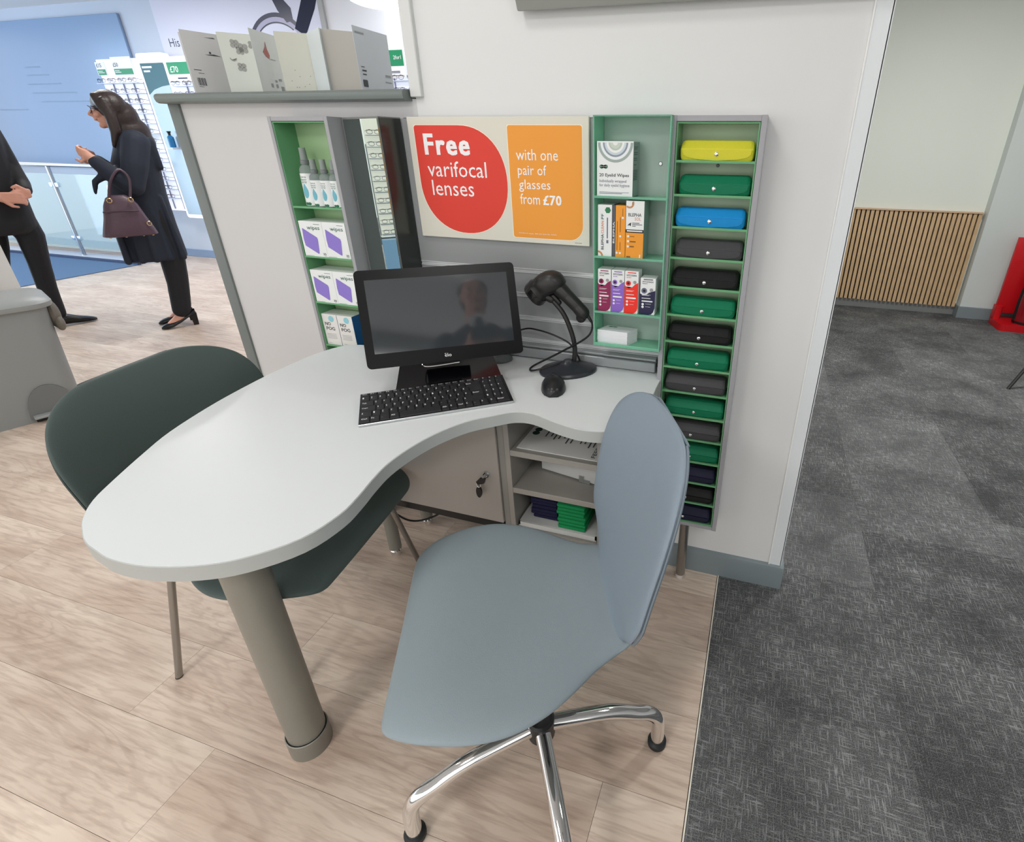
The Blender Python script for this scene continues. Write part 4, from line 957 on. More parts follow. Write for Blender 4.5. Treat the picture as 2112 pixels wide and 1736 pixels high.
# ------------------------------------------------------------------ upholstered shell chairs
def shell(seat_m, back_m, root, seam_m, dish=1.0):
    def section(c, tan, w, th, curl, n=28, flat_=1.0):
        """closed cross-section: across = local y; normal = tan x y"""
        tan = Vector(tan).normalized(); nrm = Vector((-tan.z, 0, tan.x))   # upward for a forward tangent
        out = []
        for k in range(n):
            q = 2 * PI * k / n; cx = math.copysign(abs(math.cos(q)) ** .75, math.cos(q)); sy = math.copysign(abs(math.sin(q)) ** .9, math.sin(q))
            y = w * cx; lift = curl * (y / .24) ** 2
            p = Vector(c) + Vector((0, y, 0)) + nrm * (th * .5 * sy + lift); out.append(tuple(p))
        return out
    S = [(-.022, .474, .122, .018), (-.01, .470, .136, .03), (.02, .463, .148, .036), (.06, .457, .168, .040), (.10, .453, .198, .042), (.15, .451, .232, .044), (.21, .451, .256, .044), (.27, .453, .262, .044), (.33, .453, .252, .044), (.37, .450, .238, .042), (.398, .444, .222, .038), (.415, .437, .206, .030), (.424, .430, .190, .020), (.428, .426, .170, .006)]
    S = spl(S, 3, False)
    rings = []
    for i, (x, z, w, th) in enumerate(S):
        a, b = S[max(i - 1, 0)], S[min(i + 1, len(S) - 1)]
        tx, tz = (b[0] - a[0], b[1] - a[1])
        if i > 32: tx, tz = 1, -.5
        rings.append(section((x, 0, z - .006), (tx, 0, tz), w, th, .012 * dish))
    o = part('seat', loft(BM(), rings), seat_m, root, world=False, ang=60); sub(o)
    B_ = [(.018, .448, .128, .02), (.006, .458, .136, .034), (-.004, .485, .158, .036), (-.010, .52, .190, .036), (-.018, .57, .226, .036), (-.028, .63, .246, .036), (-.04, .70, .252, .036), (-.052, .76, .250, .035), (-.063, .81, .234, .033), (-.071, .842, .208, .031), (-.078, .866, .172, .027), (-.083, .881, .130, .02), (-.086, .887, .085, .010), (-.087, .890, .04, .004)]
    B_ = [(x if x > -.004 else -.004 + (x + .004) * (1.12 if back_m.name != 'vinyl_dark' else 1.38), z, w * (.865 if back_m.name != 'vinyl_dark' else 1), th) for x, z, w, th in B_]
    B_ = spl(B_, 3, False); blue = back_m.name != 'vinyl_dark'
    dyf = lambda z: .030 * min(1, max(0, (z - .47) / .16)) if blue else 0
    rings = []
    for i, (x, z, w, th) in enumerate(B_):
        a, b = B_[max(i - 1, 0)], B_[min(i + 1, len(B_) - 1)]
        tan = Vector((b[0] - a[0], 0, b[1] - a[1]))
        # for the back: 'up' normal must point forwards (+x)
        tan = -tan
        rings.append(section((x, dyf(z), z), tan, w, th, .045 * min(1, max(0, (z - .45) / .12))))
    o = part('backrest', loft(BM(), rings), back_m, root, world=False, ang=60); sub(o)
    # welt piping round the rear edge of the back
    L_ = []; R_ = []
    for i, (x, z, w, th) in enumerate(B_[3:-3]):
        cv = .045 * min(1, max(0, (z - .45) / .12)) * (w / .24) ** 2
        L_.append((x + cv - .006, w * .985 + dyf(z), z)); R_.append((x + cv - .006, -w * .985 + dyf(z), z))
    part('piping', tube(BM(), spl(L_ + R_[::-1], 3, False), .0026, 6), seam_m, root, world=False)
def sub(o):
    md = o.modifiers.new('s', 'SUBSURF'); md.levels = 1; md.render_levels = 1
def leather(name, hx): return mat(name, hx, .48, bump=.25, bscale=700, spec=.35)
t = thing('office_chair', 'blue-grey upholstered chair on a chrome swivel base in the foreground', 'chair', (-.21, .76, 0), math.atan2(-.452, -.892))
m_bl = leather('vinyl_blue_grey', '8f9ca3'); m_bl2 = leather('vinyl_blue_back', '8a98a5')
shell(m_bl, m_bl2, t, mat('piping_grey', '7b8893', .5))
cx, cy = -.318, .605
part('mechanism', lathe(BM(), [(.045, .33), (.08, .37), (.095, .41), (.09, .43)], (-.335, .63), 24), m_black, t)
part('column', lathe(BM(), [(.024, .14), (.024, .40)], (cx - .01, cy + .02), 20), m_chrome, t)
part('hub', lathe(BM(), [(.024, .175), (.029, .18), (.029, .225), (.024, .23)], (cx, cy), 24), m_black, t)
for fx, fy in ((-.538, .431), (-.089, .757), (-.155, .372), (-.481, .838)):
    d = Vector((fx - cx, fy - cy, 0)); u_ = d.normalized(); L_ = d.length
    P0 = Vector((cx, cy, 0)) + u_ * .02
    pts = [P0 + Vector((0, 0, .205)), P0 + u_ * (L_ * .45) + Vector((0, 0, .18)), P0 + u_ * (L_ - .085) + Vector((0, 0, .148)), P0 + u_ * (L_ - .05) + Vector((0, 0, .132)), P0 + u_ * (L_ - .028) + Vector((0, 0, .107)), P0 + u_ * (L_ - .021) + Vector((0, 0, .07)), P0 + u_ * (L_ - .02) + Vector((0, 0, .016))]
    l = part('leg', tube(BM(), spl([tuple(p) for p in pts], 6, False), .0162, 20), m_chrome, t)
    part('rubber_foot', lathe(BM(), [(.02, 0), (.0225, .003), (.0225, .014), (.017, .019)], (fx, fy), 24), mat('rubber', '1d2123', .5), l)
# dark chair behind the desk
a8 = math.radians(8)
t = thing('visitor_chair', 'dark green-grey upholstered chair on thin steel legs behind the desk', 'chair', (-1.30, .76, 0), a8)
m_dk = leather('vinyl_dark', '4d5a58')
t.scale = (1, 1.05, .935)
shell(m_dk, m_dk, t, mat('piping_dark', '3a4443', .5))
m_st = mat('steel_leg', '9b9a96', .25, .9)
for (x0, y0, x1, y1) in ((-1.30, .62, -1.366, .549), (-1.01, 1.00, -.986, 1.089), (-1.30, .93, -1.40, 1.0), (-1.06, .665, -1.03, .605)):
    l = part('leg', tube(BM(), [(x0, y0, .43), (x1, y1, .002)], .0085, 14), m_st, t)
    part('foot_pad', lathe(BM(), [(.009, 0), (.009, .003)], (x1, y1), 14), m_black, l)
part('under_frame', tube(BM(), [(-1.30, .62, .428), (-1.06, .665, .428), (-1.01, 1.0, .428), (-1.30, .93, .428)], .009, 10, True), m_st, t)

# ------------------------------------------------------------------ greeting cards on the ledge
def card(p, q, zt, col, label, deco=None, fold=1, ext=1.0):
    P, Q = Vector((*p, 0)), Vector((*q, 0)); d = Q - P; Q = P + d * ext; d = Q - P; u = d.normalized(); n = Vector((u.y, -u.x, 0)); zb = 1.4475
    t = thing('greeting_card', label, 'greeting card', ((P.x + Q.x) / 2, (P.y + Q.y) / 2, zb), 0, 'greeting cards standing on the ledge')
    m_ = mat('card_' + col, col, .6)
    def leaf(A, B, nm):
        dd = (B - A).normalized(); nn = Vector((dd.y, -dd.x, 0)) * .0004; bm = BM()
        prism(bm, [tuple((A + nn)[:2]), tuple((B + nn)[:2]), tuple((B - nn)[:2]), tuple((A - nn)[:2])], zb, zt); part(nm, bm, m_, t, ang=10)
    leaf(P, Q, 'front_leaf')
    hinge = P if fold > 0 else Q; oth = Q if fold > 0 else P
    b = (oth - hinge); rot = Matrix.Rotation(.5 * fold, 3, 'Z'); leaf(hinge, hinge + rot @ b * .97, 'rear_leaf')
    if deco: deco(t, P + n * .0008, u, d.length, zb, zt - zb)
    return t
dark = lambda: mat('print_dark', '4b4e52', .6)
def d_bar(t, o, u, w, zb, h):
    o = Vector((o.x, o.y, zb)); bm = BM()
    for k in range(9): flat(bm, [(.012 + k * .0025, .022), (.012 + k * .0025 + (.0016 if k % 3 else .0009), .022), (.012 + k * .0025 + (.0016 if k % 3 else .0009), .042), (.012 + k * .0025, .042)], o, u, V)
    part('barcode', bm, dark(), t, smooth=False)
    bm = BM(); flat(bm, [(.05, .105), (.075, .108), (.095, .104), (.075, .104)], o, u, V); flat(bm, circ(.066, .111, .003), o, u, V); flat(bm, [(.06, .15), (.085, .152), (.09, .149)], o, u, V); bars(bm, [(.01, .03, .062, .0015), (.02, .035, .054, .001), (.012, .025, .018, .001)], o, u, V)
    part('print', bm, dark(), t, smooth=False)
def d_clover(t, o, u, w, zb, h):
    o = Vector((o.x, o.y, zb)); bm = BM()
    for cx, cz, s in ((.04, .135, .010), (.06, .125, .011), (.05, .118, .009), (.085, .135, .009), (.045, .075, .010)):
        if cz in (.135, .075) and cx > .04: part('clover_print', bm, mat('clover_grey', 'a0a29e', .6), t, smooth=False); bm = BM()
        for a in range(4): flat(bm, circ(cx + s * .7 * math.cos(a * PI / 2 + .7), cz + s * .7 * math.sin(a * PI / 2 + .7), s * .62, 10), o, u, V)
    part('clover_print', bm, mat('clover_grey', 'a0a29e', .6), t, smooth=False)
    part('ring_print', flat(BM(), circ(.028, .098, .009, 12, .009, PI, 2 * PI) + circ(.028, .098, .0065, 12, .0065, PI, 2 * PI)[::-1], o, u, V), mat('clover_grey', 'a0a29e', .6), t, smooth=False)
def d_bird(t, o, u, w, zb, h):
    o = Vector((o.x, o.y, zb)); bm = flat(BM(), [(.045, .11), (.06, .125), (.066, .14), (.068, .12), (.075, .105), (.07, .095), (.055, .10)], o, u, V); part('red_print', bm, mat('card_red', 'b0706a', .6), t, smooth=False)
    bm = bars(BM(), [(.075, .10, .094, .002), (.05, .06, .02, .01), (.075, .085, .035, .006), (.075, .085, .02, .01), (.10, .115, .014, .012), (.095, .11, .04, .006)], o, u, V); part('print', bm, mat('print_grey', '9a9c9e', .6), t, smooth=False)
def d_dots(t, o, u, w, zb, h):
    o = Vector((o.x, o.y, zb)); bm = BM(); rn = random.Random(4)
    for k in range(14): x = rn.uniform(.015, w - .02); z = rn.uniform(.015, .07); flat(bm, circ(x, z, .0013, 6), o, u, V)
    part('print', bm, mat('dots_green', '7f8c78', .6), t, smooth=False)
def d_box(t, o, u, w, zb, h):
    o = Vector((o.x, o.y, zb)); bm = flat(BM(), rrect(.01, .03, .016, .034, .002), o, u, V); bars(bm, [(.014, .03, .046, .003), (.014, .032, .055, .004), (.012, .026, .065, .002)], o, u, V); part('print', bm, dark(), t, smooth=False)
    bm = bars(BM(), [(.008, .045, h - .016, .004), (w - .035, w - .01, .05, .006), (w - .04, w - .01, .035, .003), (w - .03, w - .012, .012, .006)], o, u, V); part('faint_print', bm, mat('print_grey', '9a9c9e', .6), t, smooth=False)
card((-1.795, 1.440), (-1.70, 1.52), 1.605, '8fb08a', 'green-edged greeting card peeping out behind the leftmost white card', None, -1)
card((-1.704, 1.345), (-1.672, 1.450), 1.61, 'd3d3d4', 'leftmost white greeting card, with a barcode and thin dark pen drawings', d_bar, -1, 1.12)
card((-1.633, 1.401), (-1.573, 1.458), 1.61, 'd6dbd4', 'greeting card printed with grey four-leaf clovers', d_clover, -1, 1.55)
card((-1.483, 1.377), (-1.516, 1.495), 1.61, 'd9dcd8', 'greeting card with a tiny red bird print, right of the clover card', d_bird, 1, 1.0)
card((-1.453, 1.433), (-1.36, 1.507), 1.61, 'd3d4c9', 'cream greeting card with small green dots near its foot', d_dots, 1, 1.12)
card((-1.278, 1.42), (-1.341, 1.53), 1.61, 'dbe4e6', 'narrow pale blue-white card seen nearly edge-on', None, 1, 1.0)
cs_ = card((-1.29, 1.433), (-1.218, 1.505), 1.61, 'c3bfb8', 'beige striped greeting card between two white ones', None, 1, .98)
card((-1.16, 1.413), (-1.165, 1.565), 1.61, 'd2d7dc', 'rightmost greeting card, plain cool white with a small dark box print', d_box, 1, 1.0)

# panel at the top of the wall, only its lower edge in view
t = thing('tilted_wall_panel', 'grey panel tilted off the wall at the top, only its lower edge in view', 'panel', (-.2, 1.33, 1.6))
bm = BM(); b2 = box(BM(), -.62, .25, 0, .03, 0, .5, .004); merge(bm, b2, Matrix.Translation((0, 1.325, 1.598)) @ Matrix.Rotation(math.radians(24), 4, 'X'))
part('panel', bm, mat('panel_grey', '9c9d99', .5), t)
part('bracket', box(BM(), -.3, -.1, 1.30, WY, 1.72, 1.86), m_greyd, t)

# ------------------------------------------------------------------ pedal bin at the left edge
t = thing('pedal_bin', 'grey plastic pedal bin at the left edge behind the dark chair', 'bin', (-3.459, 1.332, 0), math.atan2(.9332, .3593))
m_bin = mat('bin_grey', '8c9090', .5, bump=.1, bscale=300)
def rr3(hw, y0, y1, r, z): return [(x, y, z) for x, y in rrect(-hw, hw, y0, y1, r, 6)]
part('body', loft(BM(), [rr3(.222, .0, .34, .07, 0), rr3(.222, -.002, .342, .07, .01), rr3(.245, -.012, .36, .075, .45), rr3(.252, -.016, .365, .075, .57)]), m_bin, t, world=False, ang=30)
part('lid', loft(BM(), [rr3(.272, -.04, .385, .08, .565), rr3(.276, -.044, .388, .085, .572), rr3(.276, -.044, .388, .085, .588), rr3(.262, -.03, .375, .08, .60), rr3(.19, .04, .30, .07, .612)]), mat('bin_lid', '939797', .45), t, world=False, ang=30)
bm = prism(BM(), [(.11 + .095 * math.cos(a), .02 + .165 * math.sin(a)) for a in [PI * k / 16 for k in range(17)]], -.013, .02, 'y'); part('pedal_recess', bm, mat('bin_recess', '6f7272', .5), t, world=False)
part('pedal_gap', box(BM(), .03, .185, -.0145, .0, .004, .028), m_black, t, world=False)
bm = BM(); box(bm, .026, .18, -.05, .01, .028, .042, .004); part('pedal', bm, mat('bin_lid', '939797', .45), t, world=False)
bm = ellip(BM(), (.262, .10, .505), (.03, .07, .075)); ellip(bm, (.27, .06, .46), (.02, .05, .04)); single_ = None
bmesh.ops.transform(bm, matrix=wmat(t), verts=bm.verts)
single('bin_liner', bm, mat('liner_brown', '6d675e', .6, bump=1, bscale=60), 'crumpled brown-grey bin liner bulging out under the bin lid', 'bin liner')
struct('counter_end', box(BM(), -4.4, -3.83, 1.25, 1.71, 0, 1.3), mat('counter_white', 'd9d8d4', .4), label='white counter end behind the pedal bin')

# ------------------------------------------------------------------ far right: slat panel, fire point, chair
t = thing('slat_panel', 'oak slat wainscot panel with a thin top cap on the far wall', 'wall panel', (1.2, 4.98, .08))
part('backing', box(BM(), .2, 1.672, 4.982, 4.999, .076, .845), mat('slat_felt', '1c1817', .9), t)
m_oak = mat('slat_oak', 'c9ab84', .5, var=.18, bscale=14)
me = None; x = 1.672 - .0255; k = 0
while x > .22:
    if me is None:
        b2 = box(BM(), 0, .0255, -.022, 0, 0, .77, .001, 1); me = bpy.data.meshes.new('slat'); b2.to_mesh(me); b2.free(); me.materials.append(m_oak)
    o = bpy.data.objects.new('slat', me); link(o, t); o.location = Vector((x, 4.983, .076)) - t.location; x -= .0362
part('top_cap', box(BM(), .2, 1.68, 4.950, 4.999, .846, .856, .001, 1), mat('cap_oak', 'c9a98a', .45), t)
t = thing('fire_point', 'red fire extinguisher stand at the right edge', 'fire point', (2.05, 4.78, 0))
m_red = mat('fire_red', 'c8121c', .35)
part('back_board', box(BM(), 1.915, 2.42, 4.80, 4.83, .10, .70, .004), m_red, t)
bm = prism(BM(), rrect(1.905, 2.45, 4.60, 4.86, .04, 4), 0, .055); part('tray', bm, m_red, t)
bm = prism(BM(), rrect(1.905, 1.955, 4.77, 4.84, .01, 4), .05, .16); part('foot_block', bm, m_red, t)
t = thing('fire_extinguisher', 'dark red fire extinguisher with a black hose in the red stand', 'fire extinguisher', (2.10, 4.70, .056))
part('cylinder', lathe(BM(), [(.07, .056), (.085, .07), (.085, .42), (.07, .49), (.03, .53), (.025, .56)], (2.105, 4.705), 28), mat('extinguisher_red', '8f0f1c', .2, coat=.4), t)
part('base_ring', lathe(BM(), [(.088, .056), (.088, .075)], (2.105, 4.705), 28), m_black, t)
part('valve', box(BM(), 2.07, 2.14, 4.68, 4.73, .56, .62, .006), m_black, t)
part('hose', tube(BM(), spl([(2.10, 4.69, .59), (2.03, 4.66, .56), (1.995, 4.63, .42), (1.985, 4.63, .25), (1.99, 4.63, .10)], 6, False), .009, 10), m_black, t)
t = thing('side_chair', 'chair at the right edge of which one thin dark leg is in view', 'chair', (1.8, 3.5, 0))
for (a, b, c, d2) in ((1.76, 3.47, 1.548, 3.366), (2.15, 3.47, 2.30, 3.38), (1.90, 3.80, 1.86, 3.88), (2.15, 3.80, 2.30, 3.90)):
    part('leg', tube(BM(), [(a, b, .44), (c, d2, .0)], .0095, 10), mat('leg_dark', '3c3d3d', .35, .6), t)
part('seat', prism(BM(), rrect(1.74, 2.18, 3.42, 3.86, .08, 5), .44, .48), m_dk, t)
part('backrest', prism(BM(), rrect(1.76, 2.16, .47, .85, .08, 5), 3.84, 3.87, 'y'), m_dk, t)

# ------------------------------------------------------------------ glass balustrade
t = thing('balustrade', 'glass balustrade with a round steel handrail beyond the woman', 'balustrade', (-8.0, 4.25, 0))
part('handrail', tube(BM(), [(-10.4, 4.25, 1.045), (-6.93, 4.25, 1.045)], .024, 14), mat('rail_steel', 'b4bcc6', .25, .9), t)
for x in (-9.85, -8.905, -7.962, -7.02):
    p = part('post', tube(BM(), [(x, 4.25, .0), (x, 4.25, 1.03)], .019, 14), mat('rail_steel', 'b4bcc6', .25, .9), t)
    part('base_plate', lathe(BM(), [(.055, .001), (.055, .012), (.03, .02), (.022, .03)], (x, 4.25), 20), m_alu, p)
    for z in (.23, .83):
        for s_ in (-1, 1):
            if x > -7.1 and s_ > 0: continue
            part('glass_clamp', box(BM(), x + s_ * .022 if s_ > 0 else x - .075, x + .075 if s_ > 0 else x - .022, 4.233, 4.267, z - .025, z + .025, .008), mat('clamp_steel', 'cfe0ee', .25, .8), p)
for x0, x1 in ((-9.81, -8.945), (-8.865, -8.002), (-7.922, -7.06)):
    part('glass_pane', box(BM(), x0, x1, 4.246, 4.254, .10, .95), mat('rail_glass', 'd5ebe6', .04, alpha=.28, spec=.8), t)
struct('stair_kerb', box(BM(), -10.4, -6.88, 4.125, 4.16, 0, .03), mat('kerb_navy', '2b3d63', .5))
struct('stair_kerb_top', box(BM(), -10.4, -6.85, 4.16, 4.36, 0, .0235), mat('kerb_white', 'ccd3dc', .4))

# ------------------------------------------------------------------ spectacle displays on the shop wall
m_dw = mat('display_glow', 'eef2ff', .5, emit=.42); m_dw2 = mat('display_white', 'eef1f6', .4); m_dsh = mat('display_shelf', 'b9c3d6', .3)
def glasses_bm():
    bm = BM()
    for s in (-1, 1):
        tube(bm, [(s * .033 + .025 * math.cos(a) * (1.0), -.002, .0 + .018 * math.sin(a) - .002 * math.cos(2 * a)) for a in [2 * PI * k / 10 for k in range(10)]], .0019, 4, True)
        tube(bm, [(s * .058, 0, .010), (s * .066, .004, .010), (s * .064, .09, .006), (s * .062, .125, -.012)], .0018, 4)
    tube(bm, [(-.060, -.001, .0155), (.060, -.001, .0155)], .0022, 4)
    return bm
gm = {}
def glasses(loc, rz, col, label, group):
    if col not in gm:
        bm = glasses_bm(); me = bpy.data.meshes.new('glasses'); bm.to_mesh(me); bm.free(); me.materials.append(mat('frame_' + col, col, .3)); gm[col] = me
    o = bpy.data.objects.new('glasses', gm[col]); COL.objects.link(o); o.location = loc; o.rotation_euler = (0, 0, rz); return tag(o, label, 'glasses', group)
GC = ['26233a', '1d1d24', '4b4560', '5b3b3a', '2b2b35', '8a8f9a']
ORD = ['first', 'second', 'third', 'fourth', 'fifth', 'sixth', 'seventh', 'eighth', 'ninth', 'tenth', 'eleventh', 'twelfth', 'thirteenth', 'fourteenth', 'fifteenth', 'sixteenth', 'seventeenth', 'eighteenth', 'nineteenth']
def display(name, label, x0, x1, y, z0, z1, rows, cols, rz=0, glab='', ggrp='', skip=None, depth=.05, glow=None):
    """x along the unit, front faces local -y"""
    t = thing(name, label, 'display', (x0, y, z0), rz)
    W = x1 - x0
    part('back_panel', box(BM(), 0, W, 0, depth, 0, z1 - z0, .004, 1), glow or m_dw, t, world=False)
    sh_me = None
    for z in rows:
        part('shelf', box(BM(), .01, W - .01, -.075, 0, z - z0 - .030, z - z0 - .024), m_dsh, t, world=False)
    for xx in [W * (k + .5) / cols for k in range(cols + 1)][:-1]:
        part('spine', box(BM(), xx + W / cols * .5 - .004, xx + W / cols * .5 + .004, -.012, -.001, .02, z1 - z0 - .22), mat('spine_grey', '8f94a8', .4), t, world=False) if cols > 2 and xx < W * .9 else None
    R = Matrix.Rotation(rz, 3, 'Z'); n = 0
    for ri, z in enumerate(rows):
        for k in range(cols):
            if skip and skip(k, z): continue
            p = R @ Vector((W * (k + .5) / cols, -.06, 0)) + Vector((x0, y, z)); n += 1
            glasses(p, rz, GC[(ri * 5 + k * 3) % len(GC)], '%s glasses from the left in the %s row, %s' % (ORD[k], ORD[ri], glab), ggrp)
    return t
rowsA = [1.885 - .0965 * k for k in range(13)]
t = display('glasses_display', 'white backlit glasses display behind the woman', -7.16, -6.545, 4.62, .56, 2.09, rowsA, 4, 0, 'display behind the woman', 'glasses on the display behind the woman', skip=lambda k, z: (k < 2 and z < 1.6) or (k < 1 and z < 1.75))
m_sg = mat('sign_green', '0a8a5c', .45); pn = mat('print_navy', '3b4560', .6)
for nm, xx0, xx1, z0, z1, s, lb in (('price_card', -7.12, -6.98, 1.935, 2.06, '£15', 'small price card reading £15, leftmost above the display'), ('price_card', -6.87, -6.58, 1.935, 2.10, '£50', 'wider price card reading £50 above the display')):
    q = thing(nm, lb, 'sign', ((xx0 + xx1) / 2, 4.58, z0))
    part('card', box(BM(), xx0, xx1, 4.574, 4.58, z0, z1, .002, 1), m_dw2, q)
    part('green_band', box(BM(), xx0 + .012, xx1 - .012, 4.5715, 4.5742, z0 + .004, z0 + .056), m_sg, q)
    part('lettering', text_bm(BM(), s, (xx0 + .015, 4.5738, z0 + .075), U, V, .075, .036, .02, .0006), pn, q, smooth=False)
    part('small_print', bars(BM(), [(xx0 + .02, xx0 + .09, z0 + .036, .006), (xx0 + .02, xx0 + .11, z0 + .022, .006)], (0, 4.5713, 0), U, V, .0004), m_pw, q, smooth=False)
q = thing('offer_tag', 'small bright green tag on the display behind the woman', 'tag', (-6.68, 4.53, 1.36))
part('tag', box(BM(), -6.76, -6.62, 4.528, 4.534, 1.315, 1.40, .002, 1), mat('tag_green', '16b884', .4, emit=.2), q); part('print', bars(BM(), [(-6.74, -6.65, 1.35, .006), (-6.74, -6.65, 1.335, .006)], (0, 4.5275, 0), U, V, .0004), m_pw, q, smooth=False)
# framed mirror panel with a teal poster
t = thing('framed_mirror', 'tall white-framed mirror with a teal poster at its top', 'mirror', (-6.33, 4.6, .49))
fx0, fx1, fz0, fz1 = -6.525, -6.135, .49, 2.125
bm = prism(BM(), rrect(fx0, fx1, fz0, fz1, .03, 5), 4.60, 4.66, 'y'); part('frame', bm, mat('frame_glow', 'f6f8fc', .4, emit=.3), t)
part('mirror_glass', box(BM(), fx0 + .03, fx1 - .03, 4.596, 4.6005, fz0 + .04, fz1 - .1), mat('mirror_flat_tint', '93a4b0', .25, .15), t)  # reflection put in as a flat grey-blue colour, hardly mirroring
P = [(fx0 + .032, fz1 - .09), (fx0 + .032, fz1 - .375), (fx0 + .12, fz1 - .33), (fx0 + .25, fz1 - .30), (fx1 - .032, fz1 - .29), (fx1 - .032, fz1 - .09)]
part('teal_poster', prism(BM(), P, 4.594, 4.5965, 'y'), mat('poster_teal', '356672', .5), t)
part('lettering', bars(BM(), [(fx0 + .05, fx0 + .19, fz1 - .135, .018), (fx0 + .06, fx0 + .15, fz1 - .17, .016)], (0, 4.5938, 0), U, V, .0005), m_pw, t, smooth=False)
t = thing('sanitiser_bottle', 'small blue pump bottle on a clear bracket before the framed mirror', 'bottle', (-6.36, 4.55, 1.26))
part('body', lathe(BM(), [(.028, 1.24), (.03, 1.25), (.03, 1.34), (.012, 1.36)], (-6.33, 4.55), 16), mat('bottle_blue', '1f6aa0', .3), t)
part('pump', lathe(BM(), [(.012, 1.36), (.014, 1.385), (.02, 1.39), (.02, 1.40)], (-6.33, 4.55), 12), m_black, t)
part('bracket', box(BM(), -6.37, -6.29, 4.51, 4.60, 1.222, 1.24), m_dsh, t)
rowsB = [1.845, 1.748, 1.65, 1.55]
t = display('glasses_display', 'long backlit glasses display half hidden by the greeting cards', -6.11, -3.1, 4.62, .56, 2.09, rowsB, 19, 0, 'long display beyond the ledge', 'glasses on the long display', skip=lambda k, z: 4 < k < 16)
q = thing('price_banner', 'green price banner reading £70 left of the greeting cards', 'sign', (-5.7, 4.57, 1.93))
part('board', box(BM(), -6.08, -5.45, 4.566, 4.572, 1.85, 2.03, .002, 1), m_dw2, q); part('green_band', box(BM(), -6.08, -5.45, 4.563, 4.5665, 1.925, 2.03), m_sg, q)
part('lettering', text_bm(BM(), '£70', (-6.05, 4.5628, 1.94), U, V, .11, .055, .02, .0006), m_pw, q, smooth=False)
part('small_print', bars(BM(), [(-5.98, -5.85, 1.882, .013)], (0, 4.5655, 0), U, V, .0005), pn, q, smooth=False)
q = thing('price_banner', 'green banner reading 2 for 1 right of the greeting cards', 'sign', (-3.45, 4.57, 1.93))
part('board', box(BM(), -3.9, -3.25, 4.566, 4.572, 1.84, 2.06, .002, 1), m_dw2, q); part('green_band', box(BM(), -3.9, -3.262, 4.563, 4.5665, 1.935, 2.055), m_sg, q)
part('lettering', text_bm(BM(), '2for1', (-3.36, 4.5628, 1.985), U, V, .08, .03, .02, .0006), m_pw, q, smooth=False)
part('small_print', bars(BM(), [(-3.45, -3.42, 1.885, .008), (-3.40, -3.31, 1.89, .006), (-3.40, -3.31, 1.88, .006)], (0, 4.5655, 0), U, V, .0005), pn, q, smooth=False)
# big glasses posters on the bulkhead
t = thing('wall_poster', 'large white poster of dark spectacles above the displays', 'poster', (-5.2, 4.7, 2.1))
part('sheet', box(BM(), -6.238, -4.175, 4.702, 4.716, 2.095, CEIL - .01, .002, 1), mat('poster_white', 'd3d6e8', .5), t)
yy = 4.7018; o = (0, yy, 0); m_ink = mat('poster_ink', '2e3046', .35)
part('lettering', text_bm(BM(), 'His or hers', (-6.13, yy, 2.182), U, V, .50, .075, 0), m_ink, t, smooth=False)
arc = lambda r1, r2, cx, cz, a0, a1: circ(cx, cz, r1[0], 26, r1[1], a0, a1) + circ(cx, cz, r2[0], 26, r2[1], a0, a1)[::-1]
part('rim_print', flat(BM(), arc((.37, .32), (.335, .285), -4.72, 2.095, .05, PI - .1), o, U, V, .0005), m_ink, t, smooth=False)
part('rim_shade', flat(BM(), arc((.335, .285), (.30, .25), -4.72, 2.095, .3, PI - .2), o, U, V, .0004), mat('poster_lilac', 'a7a5c0', .4), t, smooth=False)
part('rim_print', flat(BM(), arc((.298, .248), (.285, .235), -4.72, 2.095, .8, PI - .3), o, U, V, .0006), m_ink, t, smooth=False)
part('temple_print', flat(BM(), [(-4.50, 2.28), (-4.39, 2.215), (-4.19, 2.44), (-4.16, 2.56), (-4.20, 2.60), (-4.30, 2.58), (-4.36, 2.50)][:2] + [(-4.23, 2.42), (-4.185, 2.50), (-4.20, 2.60), (-4.34, 2.60), (-4.36, 2.50)], o, U, V, .0007), mat('poster_ink2', '2b2f42', .7, spec=.2), t, smooth=False)
part('hinge_print', flat(BM(), [(-4.66, 2.43), (-4.58, 2.33), (-4.50, 2.34), (-4.50, 2.44), (-4.56, 2.50), (-4.70, 2.60), (-4.80, 2.60), (-4.70, 2.52)], o, U, V, .0006), m_ink, t, smooth=False)
struct('trim_4_post', box(BM(), -4.172, -4.12, 4.68, 4.718, 2.095, CEIL), mat('post_grey2', 'a2a4a4', .5))
t = thing('bulkhead_panel', 'plain white wall panel right of the spectacles poster', 'panel', (-3.4, 4.7, 2.1))
part('sheet', box(BM(), -4.12, -2.6, 4.702, 4.716, 2.095, CEIL - .01, .002, 1), mat('poster_plain', 'd6d8de', .5), t)

# display seen only in the angled mirror
rowsM = [1.40 - .098 * k for k in range(10)]
display('glasses_display', 'backlit glasses display reflected in the angled mirror', -5.03, -4.4, .13, .46, 1.52, rowsM, 4, PI / 2, 'mirrored display', 'glasses in the mirror reflection', glow=mat('display_glow_warm', 'fff9ee', .5, emit=.85))
part_ = single('display_plinth', box(BM(), -5.05, -4.98, .13, .76, 0, .44), mat('plinth_blue', '8fb8e0', .4, emit=.5), 'pale blue backlit plinth under the mirrored glasses display', 'plinth')

